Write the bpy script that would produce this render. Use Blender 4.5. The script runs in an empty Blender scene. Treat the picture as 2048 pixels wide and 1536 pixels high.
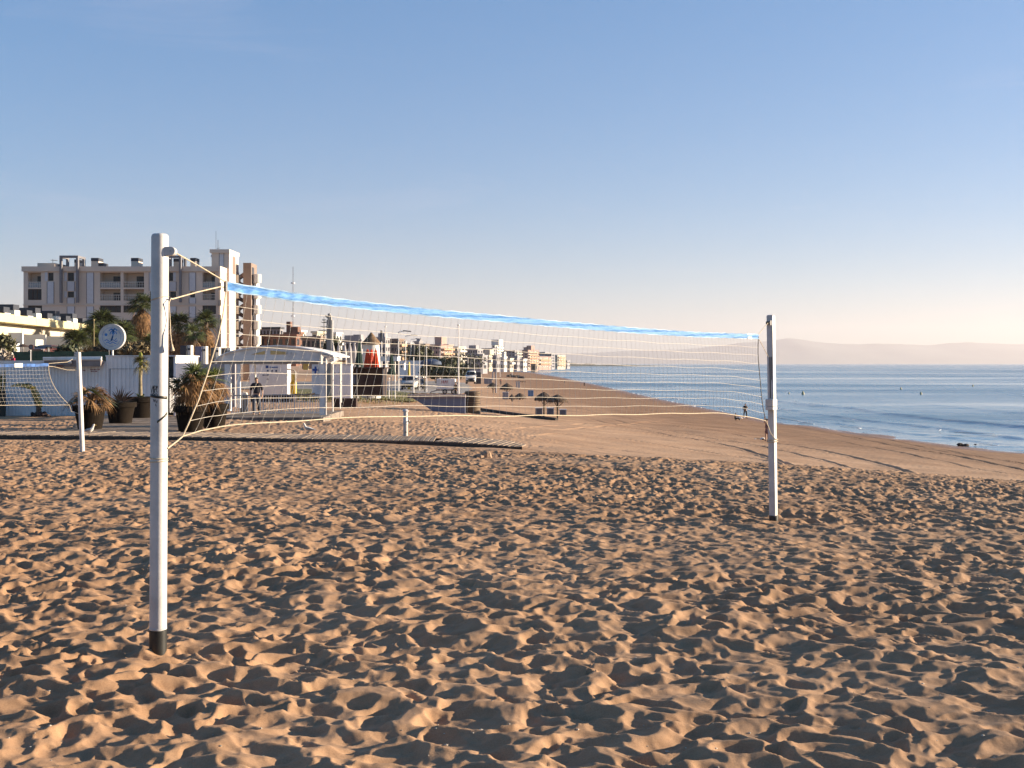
import bpy, bmesh, math, random
import numpy as np
from mathutils import Vector, Matrix

R = math.radians
F = 2200.0            # focal length of the photograph in its own pixels
HZ = 727.0            # row of the horizon in the photograph
EYE = 6.0             # eye height above the sea, the sea being z = 0
scene = bpy.context.scene
col = scene.collection

# ------------------------------------------------------------------ camera
cd = bpy.data.cameras.new('camera'); cam = bpy.data.objects.new('camera', cd); col.objects.link(cam)
cam.location = (0, 0, EYE); cam.rotation_euler = (R(90), 0, 0)
cd.sensor_width = 36.0; cd.lens = 36.0 * F / 2048.0
cd.shift_y = -(768.0 - HZ) / 2048.0
cd.clip_start = 0.1; cd.clip_end = 90000.0
scene.camera = cam

# ------------------------------------------------------------------ light
SUN_EL, SUN_ROT = 11.0, 80.0      # degrees; rotation measured from +Y (straight ahead) towards +X (the sea)
w = bpy.data.worlds.new('World'); scene.world = w; w.use_nodes = True
nt = w.node_tree; nt.nodes.clear()
sky = nt.nodes.new('ShaderNodeTexSky'); sky.sky_type = 'NISHITA'; sky.sun_disc = False
sky.sun_elevation = R(SUN_EL); sky.sun_rotation = R(SUN_ROT)
sky.altitude = 0; sky.air_density = 1.0; sky.dust_density = 0.15; sky.ozone_density = 4.0
bg = nt.nodes.new('ShaderNodeBackground'); bg.inputs['Strength'].default_value = 0.086
wo = nt.nodes.new('ShaderNodeOutputWorld')
hs = nt.nodes.new('ShaderNodeHueSaturation'); hs.inputs['Saturation'].default_value = 1.46
gm = nt.nodes.new('ShaderNodeGamma'); gm.inputs[1].default_value = .56
nt.links.new(sky.outputs[0], gm.inputs[0]); nt.links.new(gm.outputs[0], hs.inputs['Color']); 
tcw = nt.nodes.new('ShaderNodeTexCoord'); mpw = nt.nodes.new('ShaderNodeMapping'); mpw.inputs['Scale'].default_value = (1.6, 1.6, 9); mpw.inputs['Rotation'].default_value = (.12, .1, .4)
nw = nt.nodes.new('ShaderNodeTexNoise'); nw.inputs['Scale'].default_value = 1.7; nw.inputs['Detail'].default_value = 7; nw.inputs['Roughness'].default_value = .6; nw.inputs['Distortion'].default_value = .6
nt.links.new(tcw.outputs['Generated'], mpw.inputs[0]); nt.links.new(mpw.outputs[0], nw.inputs['Vector'])
rw = nt.nodes.new('ShaderNodeMapRange'); rw.inputs['From Min'].default_value = .56; rw.inputs['From Max'].default_value = .8; rw.inputs['To Max'].default_value = .17; nt.links.new(nw.outputs['Fac'], rw.inputs['Value'])
mw = nt.nodes.new('ShaderNodeMix'); mw.data_type = 'RGBA'; mw.inputs[7].default_value = (2.8, 2.65, 2.6, 1)
nt.links.new(rw.outputs[0], mw.inputs[0]); nt.links.new(hs.outputs[0], mw.inputs[6]); tn = nt.nodes.new('ShaderNodeMix'); tn.data_type = 'RGBA'; tn.blend_type = 'MULTIPLY'; tn.inputs[0].default_value = 1; tn.inputs[7].default_value = (1.02, .99, 1.13, 1)
nt.links.new(mw.outputs[2], tn.inputs[6]); nt.links.new(tn.outputs[2], bg.inputs['Color']); nt.links.new(bg.outputs[0], wo.inputs['Surface'])

sd = bpy.data.lights.new('sun', 'SUN'); sun = bpy.data.objects.new('sun', sd); col.objects.link(sun)
sd.energy = 5.0; sd.angle = R(0.5); sd.color = (1.0, 0.83, 0.61)
_a = R(SUN_ROT); _e = R(SUN_EL)
SUND = Vector((math.sin(_a) * math.cos(_e), math.cos(_a) * math.cos(_e), math.sin(_e)))
sun.rotation_euler = SUND.to_track_quat('Z', 'Y').to_euler()
sun.location = (30, 10, 40)

scene.view_settings.view_transform = 'Standard'; scene.view_settings.look = 'None'
scene.view_settings.exposure = 1.85; scene.view_settings.gamma = 1.0
scene.view_settings.use_curve_mapping = False
scene.cycles.volume_bounces = 1
scene.cycles.max_bounces = 8

# ------------------------------------------------------------------ numbers: noise and terrain
def hash2(ix, iy, s):
    n = (ix.astype(np.int64) * 374761393 + iy.astype(np.int64) * 668265263 + s * 1442695041) & 0xFFFFFFFF
    n = ((n ^ (n >> 13)) * 1274126177) & 0xFFFFFFFF
    n = ((n ^ (n >> 16)) * 2246822519) & 0xFFFFFFFF
    n = n ^ (n >> 15)
    return (n & 0xFFFFFF).astype(np.float64) / 16777216.0
def vnoise(x, y, s=0):
    ix = np.floor(x); iy = np.floor(y); fx = x - ix; fy = y - iy
    fx = fx * fx * fx * (fx * (fx * 6 - 15) + 10); fy = fy * fy * fy * (fy * (fy * 6 - 15) + 10)
    a = hash2(ix, iy, s); b = hash2(ix + 1, iy, s); c = hash2(ix, iy + 1, s); d = hash2(ix + 1, iy + 1, s)
    return (a + (b - a) * fx + (c - a) * fy + (a - b - c + d) * fx * fy) * 2 - 1
def fbm(x, y, s=0, o=4, g=0.5):
    r = 0; a = 1.0
    for k in range(o):
        r = r + a * vnoise(x, y, s + k * 17); x = x * 2.03 + 5.1; y = y * 2.03 + 1.7; a *= g
    return r
def pits(x, y, cell, s, rmin, rmax, dens=1.0, rim=0.25):
    """overlapping trodden hollows: crisp crests between bowls, world space"""
    gx = x / cell; gy = y / cell
    ix = np.floor(gx); iy = np.floor(gy)
    acc = np.zeros_like(x); K = 26.0
    for dx in (-1, 0, 1):
        for dy in (-1, 0, 1):
            cx = ix + dx; cy = iy + dy
            px = (cx + hash2(cx, cy, s)) * cell; py = (cy + hash2(cx, cy, s + 1)) * cell
            th = hash2(cx, cy, s + 2) * math.pi; c = np.cos(th); sn = np.sin(th)
            el = 0.6 + 0.38 * hash2(cx, cy, s + 3)
            r = rmin + (rmax - rmin) * hash2(cx, cy, s + 4)
            dep = (0.5 + 0.5 * hash2(cx, cy, s + 5)) * (hash2(cx, cy, s + 6) < dens)
            ux = (x - px) * c + (y - py) * sn; uy = (-(x - px) * sn + (y - py) * c) / el
            q = (ux * ux + uy * uy) / (r * r)
            v = dep * np.clip(q - 1.0, -1, 3)
            acc += np.exp(-K * np.minimum(v, 9)) * (dep > 0)
    # soft minimum of all bowls and of the untrodden top
    return -np.log(acc + math.exp(-K * rim)) / K
def sstep(a, b, x):
    t = np.clip((x - a) / (b - a), 0, 1); return t * t * (3 - 2 * t)

ZT = ([-80, 0, 6.6, 13.6, 27.5, 34, 52, 70, 100, 200, 2500], [-1.3, -1.56, -1.72, -1.885, -2.2, -2.33, -2.47, -2.72, -3.0, -3.2, -3.5])
XE = ([-80, 0, 13, 22, 27, 32, 40, 60, 85, 100, 200, 700, 2500], [60, 34, 17, 12, 9, 3, -1, -5, -6, -7, -14, -45, -300])
XS = ([-80, 0, 60, 74, 112, 180, 300, 500, 733, 850, 950, 1200, 2500], [90, 70, 41, 34, 27, 25, 24, 21, 12, 0, -20, -60, -120])
def base_h(X, D):
    zt = np.interp(D, *ZT); xe = np.interp(D, *XE); xs = np.interp(D, *XS)
    t = (X - xe) / (xs - xe)
    tc = np.log1p(np.exp(np.clip(14 * t, -40, 40))) / 14; tc = np.where(t > 2.5, t, tc)
    p = tc ** .72
    return EYE + zt + (-6.0 - zt) * p
def ray_ground(px, py):
    """where the line of sight through a pixel of the photograph meets the terrain"""
    D = np.geomspace(3, 1200, 6000)
    z = EYE - (py - HZ) / F * D
    g = base_h((px - 1024) / F * D, D)
    k = np.argmax(z <= g)
    return ((px - 1024) / F * D[k], D[k])
RUTS = [([(1040, 852), (1110, 862), (1220, 850), (1330, 842)], .16, .03), ([(1060, 872), (1150, 868), (1240, 878), (1400, 900), (1560, 925), (1760, 957)], .12, .045),
        ([(1180, 838), (1300, 862), (1420, 884), (1546, 912), (1660, 940)], .10, .06), ([(1200, 835), (1330, 860), (1450, 880), (1570, 902), (1720, 935), (1880, 965)], .10, .05),
        ([(1150, 815), (1300, 845), (1450, 866), (1640, 900), (1850, 945), (2048, 975)], .12, .05), ([(1250, 815), (1400, 833), (1560, 860), (1750, 895), (1960, 940), (2100, 960)], .12, .04),
        ([(1320, 808), (1500, 838), (1700, 872), (1900, 912), (2080, 945)], .13, .06), ([(1330, 806), (1510, 834), (1710, 866), (1910, 904), (2090, 936)], .13, .05),
        ([(1480, 842), (1600, 858), (1800, 890), (2060, 930)], .16, .04), ([(920, 868), (985, 880), (1060, 892), (1180, 890), (1300, 908)], .12, .03),
        ([(960, 852), (1010, 858), (1090, 852), (1170, 848)], .13, .03), ([(1560, 930), (1700, 938), (1850, 952), (2040, 962)], .1, .03),
        ([(1100, 795), (1200, 806), (1330, 826), (1480, 850)], .2, .05), ([(1180, 788), (1330, 806), (1440, 822)], .2, .05)]
def ruts(X, D):
    h = np.zeros_like(X)
    for pts, wd, dep in RUTS:
        P = [ray_ground(*p) for p in pts]
        # smooth the polyline
        for _ in range(2):
            Q = [P[0]]
            for a, b in zip(P[:-1], P[1:]):
                Q += [(a[0] * .75 + b[0] * .25, a[1] * .75 + b[1] * .25), (a[0] * .25 + b[0] * .75, a[1] * .25 + b[1] * .75)]
            P = Q + [P[-1]]
        best = np.full(X.shape, 9.0)
        for (x0, y0), (x1, y1) in zip(P[:-1], P[1:]):
            m = (X > min(x0, x1) - 1) & (X < max(x0, x1) + 1) & (D > min(y0, y1) - 1) & (D < max(y0, y1) + 1)
            if not m.any(): continue
            xx = X[m]; yy = D[m]; L = (x1 - x0) ** 2 + (y1 - y0) ** 2 + 1e-9
            t = np.clip(((xx - x0) * (x1 - x0) + (yy - y0) * (y1 - y0)) / L, 0, 1)
            best[m] = np.minimum(best[m], np.hypot(xx - x0 - t * (x1 - x0), yy - y0 - t * (y1 - y0)))
        h += -1.15 * dep * np.exp(-(best / wd) ** 2) + dep * .55 * np.exp(-((best - 1.9 * wd) / (.7 * wd)) ** 2)
    return h
def tread_mask(X, D):
    wob = 0.9 * fbm(X * .35, D * .35, 91, 3)
    Db = np.interp(X, [-60, -1, 1.5, 3, 12, 20], [34.2, 33.4, 31, 29.4, 26.2, 25.5]) + wob * np.where(X > 0.5, 1.0, 0.15)
    m1 = 1 - sstep(-0.5, 0.7, D - Db)
    # rougher patches behind the boardwalk
    m2 = sstep(34.2, 35.5, D) * (1 - sstep(-.5, 2.6, X + 0.035 * (D - 34) + wob)) * (1 - sstep(80, 95, D))
    patch = sstep(-.3, .5, fbm(X * .22 + 3, D * .12, 55, 3))
    return m1, m2 * (.28 + .6 * patch)
def sand_h(X, D):
    """full sand surface"""
    h = base_h(X, D)
    m1, m2 = tread_mask(X, D)
    near = D < 110
    det = np.zeros_like(X)
    x = X[near]; y = D[near]
    wx = x + 0.07 * vnoise(x * 3.1, y * 3.1, 5) + .03 * vnoise(x * 8, y * 8, 6)
    wy = y + 0.07 * vnoise(x * 3.1, y * 3.1, 7) + .03 * vnoise(x * 8, y * 8, 8)
    amp = .75 + .35 * vnoise(x * .5, y * .5, 3)
    a = pits(wx * .85, wy * 1.08, .185, 11, .075, .16, .98, .30) * .056
    b = pits(wx * .87 + wy * .3 + 31, wy - wx * .25 + 7, .11, 23, .035, .08, .85, .3) * .023
    c = pits(wx + 11, wy + 17, .12, 37, .03, .07, .35, .1) * .006
    und = .026 * fbm(x * .8, y * .95, 41, 3) + .008 * fbm(x * 4.3, y * 4.3, 47, 2)
    tr = (a + b + c) * amp + und
    fur = .012 * vnoise((x - np.interp(y, *XS)) * 2.6 + .5 * vnoise(x * .1, y * .1, 2), y * .035, 81) * sstep(-6, 4, x) + .007 * vnoise((x - np.interp(y, *XS)) * 6.5, y * .05, 83) * sstep(-6, 4, x)
    sm = fur + .045 * fbm(x * .22, y * .22, 61, 3) + .006 * fbm(x * 1.6, y * 1.6, 63, 3)
    m = np.clip(m1 + m2, 0, 1)[near]
    det[near] = tr * m + sm * (1 - m) + .0022 * fbm(x * 22, y * 22, 71, 2) * (y < 20)
    h = h + det
    z = (D > 26) & (D < 130) & (X > -6)
    r = np.zeros_like(X); r[z] = ruts(X[z], D[z]); h = h + r * (1 - np.clip(m1 + m2, 0, 1))
    # swash ripples at the waterline
    return h
def gz(x, y):
    return float(base_h(np.array([float(x)]), np.array([float(y)]))[0])
def gz_s(x, y):
    return float(sand_h(np.array([float(x)]), np.array([float(y)]))[0])

# ------------------------------------------------------------------ materials
def M(name, c, rough=.75, var=.12, scale=3.0, bump=0.0, bscale=30.0, metal=0.0, spec=.4, trans=0.0, c2=None, coord='Object', stretch=None):
    m = bpy.data.materials.new(name); m.use_nodes = True
    n = m.node_tree; b = n.nodes['Principled BSDF']
    b.inputs['Roughness'].default_value = rough; b.inputs['Metallic'].default_value = metal
    b.inputs['Specular IOR Level'].default_value = spec
    if c2 is None: c2 = tuple(v * (1 - var * 1.6) for v in c); c1 = tuple(min(1, v * (1 + var * .6)) for v in c)
    else: c1 = c
    tc = n.nodes.new('ShaderNodeTexCoord'); src = tc.outputs[coord]
    if stretch:
        mp = n.nodes.new('ShaderNodeMapping'); mp.inputs['Scale'].default_value = stretch
        n.links.new(src, mp.inputs[0]); src = mp.outputs[0]
    no = n.nodes.new('ShaderNodeTexNoise'); no.inputs['Scale'].default_value = scale; no.inputs['Detail'].default_value = 6
    no.inputs['Roughness'].default_value = .62
    n.links.new(src, no.inputs['Vector'])
    cr = n.nodes.new('ShaderNodeValToRGB')
    cr.color_ramp.elements[0].position = .35; cr.color_ramp.elements[1].position = .68
    cr.color_ramp.elements[0].color = (*c2, 1); cr.color_ramp.elements[1].color = (*c1, 1)
    n.links.new(no.outputs['Fac'], cr.inputs[0]); n.links.new(cr.outputs[0], b.inputs['Base Color'])
    if bump:
        nb = n.nodes.new('ShaderNodeTexNoise'); nb.inputs['Scale'].default_value = bscale; nb.inputs['Detail'].default_value = 4
        n.links.new(src, nb.inputs['Vector'])
        bp = n.nodes.new('ShaderNodeBump'); bp.inputs['Strength'].default_value = bump; bp.inputs['Distance'].default_value = .02
        n.links.new(nb.outputs['Fac'], bp.inputs['Height']); n.links.new(bp.outputs[0], b.inputs['Normal'])
    if trans:
        tr = n.nodes.new('ShaderNodeBsdfTranslucent'); mx = n.nodes.new('ShaderNodeMixShader'); mx.inputs[0].default_value = trans
        n.links.new(cr.outputs[0], tr.inputs['Color'])
        n.links.new(b.outputs[0], mx.inputs[1]); n.links.new(tr.outputs[0], mx.inputs[2])
        n.links.new(mx.outputs[0], n.nodes['Material Output'].inputs['Surface'])
    return m

def sand_mat():
    m = bpy.data.materials.new('beach_sand'); m.use_nodes = True
    n = m.node_tree; L = n.links; b = n.nodes['Principled BSDF']
    b.inputs['Specular IOR Level'].default_value = .25; b.inputs['Diffuse Roughness'].default_value = .2
    geo = n.nodes.new('ShaderNodeNewGeometry')
    sep = n.nodes.new('ShaderNodeSeparateXYZ'); L.new(geo.outputs['Position'], sep.inputs[0])
    n1 = n.nodes.new('ShaderNodeTexNoise'); n1.inputs['Scale'].default_value = .35; n1.inputs['Detail'].default_value = 8
    n2 = n.nodes.new('ShaderNodeTexNoise'); n2.inputs['Scale'].default_value = 130; n2.inputs['Detail'].default_value = 3; n2.inputs['Roughness'].default_value = .8
    n3 = n.nodes.new('ShaderNodeTexNoise'); n3.inputs['Scale'].default_value = 11; n3.inputs['Detail'].default_value = 6
    for q in (n1, n2, n3): L.new(geo.outputs['Position'], q.inputs['Vector'])
    r1 = n.nodes.new('ShaderNodeValToRGB'); e = r1.color_ramp.elements
    e[0].position = .32; e[0].color = (.290, .170, .095, 1); e[1].position = .7; e[1].color = (.395, .243, .142, 1)
    L.new(n1.outputs['Fac'], r1.inputs[0])
    r2 = n.nodes.new('ShaderNodeValToRGB'); e = r2.color_ramp.elements
    e[0].position = .3; e[0].color = (.72, .70, .68, 1); e[1].position = .66; e[1].color = (1.12, 1.12, 1.12, 1)
    L.new(n2.outputs['Fac'], r2.inputs[0])
    mx = n.nodes.new('ShaderNodeMix'); mx.data_type = 'RGBA'; mx.blend_type = 'MULTIPLY'; mx.inputs[0].default_value = .75
    L.new(r1.outputs[0], mx.inputs[6]); L.new(r2.outputs[0], mx.inputs[7])
    r3 = n.nodes.new('ShaderNodeValToRGB'); e = r3.color_ramp.elements
    e[0].position = .35; e[0].color = (.86, .84, .82, 1); e[1].position = .65; e[1].color = (1.05, 1.05, 1.05, 1)
    L.new(n3.outputs['Fac'], r3.inputs[0])
    mx2 = n.nodes.new('ShaderNodeMix'); mx2.data_type = 'RGBA'; mx2.blend_type = 'MULTIPLY'; mx2.inputs[0].default_value = .8
    L.new(mx.outputs[2], mx2.inputs[6]); L.new(r3.outputs[0], mx2.inputs[7])
    # damp sand towards the waterline
    mr = n.nodes.new('ShaderNodeMapRange'); mr.inputs['From Min'].default_value = .9; mr.inputs['From Max'].default_value = 2.3
    ad = n.nodes.new('ShaderNodeMath'); ad.operation = 'MULTIPLY_ADD'; ad.inputs[1].default_value = .9
    L.new(n1.outputs['Fac'], ad.inputs[0]); sb = n.nodes.new('ShaderNodeMath'); sb.operation = 'SUBTRACT'
    sb.inputs[1].default_value = .45; L.new(sep.outputs['Z'], sb.inputs[0]); L.new(sb.outputs[0], ad.inputs[2])
    L.new(ad.outputs[0], mr.inputs['Value'])
    wet = n.nodes.new('ShaderNodeMix'); wet.data_type = 'RGBA'
    dk = n.nodes.new('ShaderNodeMix'); dk.data_type = 'RGBA'; dk.blend_type = 'MULTIPLY'; dk.inputs[0].default_value = 1.0
    dk.inputs[7].default_value = (.58, .50, .42, 1)
    L.new(mx2.outputs[2], dk.inputs[6]); L.new(mr.outputs[0], wet.inputs[0]); L.new(dk.outputs[2], wet.inputs[6]); L.new(mx2.outputs[2], wet.inputs[7])
    m3 = n.nodes.new('ShaderNodeMapRange'); m3.inputs['From Min'].default_value = 3.55; m3.inputs['From Max'].default_value = 3.15; m3.inputs['To Min'].default_value = 1.0; m3.inputs['To Max'].default_value = 1.35; L.new(sep.outputs['Z'], m3.inputs['Value'])  # lower beach lightened in the colour, standing in for low sun on smooth sand
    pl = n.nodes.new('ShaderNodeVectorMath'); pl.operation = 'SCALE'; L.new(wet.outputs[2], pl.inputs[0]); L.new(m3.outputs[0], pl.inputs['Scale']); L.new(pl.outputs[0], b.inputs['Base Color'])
    rr = n.nodes.new('ShaderNodeMapRange'); rr.inputs['From Min'].default_value = .0; rr.inputs['From Max'].default_value = .3
    rr.inputs['To Min'].default_value = .3; rr.inputs['To Max'].default_value = .95; L.new(sep.outputs['Z'], rr.inputs['Value'])
    L.new(rr.outputs[0], b.inputs['Roughness'])
    bp = n.nodes.new('ShaderNodeBump'); bp.inputs['Strength'].default_value = .35; bp.inputs['Distance'].default_value = .004
    L.new(n2.outputs['Fac'], bp.inputs['Height'])
    bp2 = n.nodes.new('ShaderNodeBump'); bp2.inputs['Strength'].default_value = .35; bp2.inputs['Distance'].default_value = .006
    n4 = n.nodes.new('ShaderNodeTexNoise'); n4.inputs['Scale'].default_value = 26; n4.inputs['Detail'].default_value = 5; L.new(geo.outputs['Position'], n4.inputs['Vector'])
    L.new(n4.outputs['Fac'], bp2.inputs['Height']); L.new(bp.outputs[0], bp2.inputs['Normal']); L.new(bp2.outputs[0], b.inputs['Normal'])
    return m

def grid_mesh(name, X, Y, Z, mat, smooth=True):
    nr, nc = X.shape
    me = bpy.data.meshes.new(name)
    co = np.stack([X, Y, Z], -1).astype(np.float32).ravel()
    me.vertices.add(nr * nc); me.vertices.foreach_set('co', co)
    i = np.arange((nr - 1) * (nc - 1)); r = i // (nc - 1); c = i % (nc - 1); a = r * nc + c
    q = np.stack([a, a + 1, a + nc + 1, a + nc], -1).astype(np.int32).ravel()
    me.loops.add(len(q)); me.loops.foreach_set('vertex_index', q)
    me.polygons.add(len(i)); me.polygons.foreach_set('loop_start', (np.arange(len(i)) * 4).astype(np.int32))
    me.update(calc_edges=True)
    me.polygons.foreach_set('use_smooth', np.full(len(i), smooth))
    me.materials.append(mat)
    o = bpy.data.objects.new(name, me); col.objects.link(o)
    return o

# ------------------------------------------------------------------ the ground: one sheet
rows = [-60, -30, -10, -2, 1.0, 2.2]
d = 2.9
while d < 36: rows.append(d); d *= 1.0026
while d < 4500: rows.append(d); d *= 1.008
rows = np.array(rows)
u = np.linspace(-.62, .62, 1450)
D = np.repeat(rows[:, None], len(u), 1)
Wd = np.where(D >= 2.2, D + 3.5, 5.7 + (2.2 - D) * 1.4)
X = u[None, :] * Wd
G = sand_h(X, D)
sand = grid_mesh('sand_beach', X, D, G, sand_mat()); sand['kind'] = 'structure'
del G

# ------------------------------------------------------------------ the sea
def sea_mat():
    m = bpy.data.materials.new('sea_water'); m.use_nodes = True
    n = m.node_tree; L = n.links; b = n.nodes['Principled BSDF']
    b.inputs['Base Color'].default_value = (.035, .085, .13, 1); b.inputs['Roughness'].default_value = .12
    b.inputs['IOR'].default_value = 1.33
    geo = n.nodes.new('ShaderNodeNewGeometry'); pr = None
    for sc, st, dist, stre in (((.05, .22, 1), 1.0, .6, .5), ((.5, 1.1, 1), 1.0, .10, .38), ((2.6, 4.0, 1), 1.0, .02, .5)):
        mp = n.nodes.new('ShaderNodeMapping'); mp.inputs['Scale'].default_value = sc; mp.inputs['Rotation'].default_value = (0, 0, R(12))
        L.new(geo.outputs['Position'], mp.inputs[0])
        no = n.nodes.new('ShaderNodeTexNoise'); no.inputs['Scale'].default_value = st; no.inputs['Detail'].default_value = 5
        L.new(mp.outputs[0], no.inputs['Vector'])
        bp = n.nodes.new('ShaderNodeBump'); bp.inputs['Strength'].default_value = stre; bp.inputs['Distance'].default_value = dist
        L.new(no.outputs['Fac'], bp.inputs['Height'])
        if pr: L.new(pr, bp.inputs['Normal'])
        pr = bp.outputs[0]
    L.new(pr, b.inputs['Normal'])
    # slicks: bands of smoother, paler water drifting along the shore
    mp = n.nodes.new('ShaderNodeMapping'); mp.inputs['Scale'].default_value = (.0035, .018, 1); L.new(geo.outputs['Position'], mp.inputs[0])
    no = n.nodes.new('ShaderNodeTexNoise'); no.inputs['Scale'].default_value = 1; no.inputs['Detail'].default_value = 4; L.new(mp.outputs[0], no.inputs['Vector'])
    rp = n.nodes.new('ShaderNodeValToRGB'); e = rp.color_ramp.elements
    e[0].position = .4; e[0].color = (.07, .16, .23, 1); e[1].position = .62; e[1].color = (.12, .23, .30, 1)
    L.new(no.outputs['Fac'], rp.inputs[0]); L.new(rp.outputs[0], b.inputs['Base Color'])
    r2 = n.nodes.new('ShaderNodeMapRange'); r2.inputs['From Min'].default_value = .4; r2.inputs['From Max'].default_value = .62
    r2.inputs['To Min'].default_value = .32; r2.inputs['To Max'].default_value = .14; L.new(no.outputs['Fac'], r2.inputs['Value']); L.new(r2.outputs[0], b.inputs['Roughness'])
    return m
rs = [20.0]
while rs[-1] < 500: rs.append(rs[-1] * 1.006)
while rs[-1] < 19000: rs.append(rs[-1] * 1.06)
rs = np.array(rs); us = np.concatenate([[-3], np.linspace(-.1, .75, 420), [1.5, 4]])
D = np.repeat(rs[:, None], len(us), 1); X = us[None] * (D + 4)
xs = np.interp(D, *XS); off = X - xs                      # metres out from the waterline
Z = np.zeros_like(D); k = D < 420
o_ = off + 2.2 * fbm(X * .02, D * .035, 5, 3)
amp = np.exp(-((D - 60) / 260).clip(0, None))
for c_, wd_, h_ in ((3.2, .5, .09), (8.5, .8, .16), (17, 1.3, .30), (19.5, .6, .08), (34, 2.0, .16)):
    q = (o_ - c_)
    Z += np.where(k, h_ * np.where(q < 0, np.exp(-(q / (wd_ * .7)) ** 2), np.exp(-(q / (wd_ * 2.2)) ** 2)) * (.55 + .45 * vnoise(X * .05, D * .03, 9)) * amp, 0)
Z += np.where(k, .05 * fbm(X * .25, D * .45, 21, 3) * amp, 0)
sea = grid_mesh('sea', X, D, Z, sea_mat()); sea['kind'] = 'structure'

# ------------------------------------------------------------------ far mountains across the bay
def mountains():
    mt = M('mountain_slopes', (.10, .12, .11), .95, .25, .0012)
    pr = [(-1500, 688), (700, 690), (900, 700), (1000, 712), (1100, 706), (1250, 700), (1400, 694), (1480, 680), (1540, 676), (1580, 669), (1640, 678), (1720, 684), (1800, 680), (1860, 684), (1900, 680), (1940, 678), (2000, 682), (2100, 686), (2300, 690), (2600, 705)]
    px = np.linspace(-900, 2600, 500); Dm = 17500.0
    top = np.interp(px, [p[0] for p in pr], [p[1] for p in pr])
    Xm = (px - 1024) / F * Dm; H = (HZ - top) / F * Dm
    H = np.clip(H * .88 + 14 * fbm(Xm * .0016, Xm * 0, 3, 4), 20, None)
    k = np.linspace(0, 1, 14)[:, None]
    Xg = np.repeat(Xm[None], 14, 0); Dg = Dm - 2600 + k * 2600 + 0 * Xg
    Zg = -2 + (H + 2)[None] * (k ** 1.3) * (1 + .25 * vnoise(Xg * .002, Dg * .002, 8) * (1 - k))
    o = grid_mesh('mountains', Xg, Dg, Zg, mt); o['kind'] = 'structure'
mountains()
# ------------------------------------------------------------------ building helpers
random.seed(7)
def X_(px, D): return (px - 1024.0) / F * D
def Z_(py, D): return EYE - (py - HZ) / F * D
def gp(px, py):
    x, y = ray_ground(px, py); return Vector((x, y, gz(x, y)))
def wp(px, py, D): return Vector((X_(px, D), D, Z_(py, D)))

def wloc(o):
    v = Vector((0, 0, 0))
    while o is not None: v = v + Vector(o.location); o = o.parent
    return v
def tag(o, label=None, cat=None, group=None, kind=None):
    if label: o['label'] = label
    if cat: o['category'] = cat
    if group: o['group'] = group
    if kind: o['kind'] = kind
    return o
def empty(name, loc, label=None, cat=None, group=None):
    o = bpy.data.objects.new(name, None); col.objects.link(o); o.location = loc; o.empty_display_size = .2
    return tag(o, label, cat, group)

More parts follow.
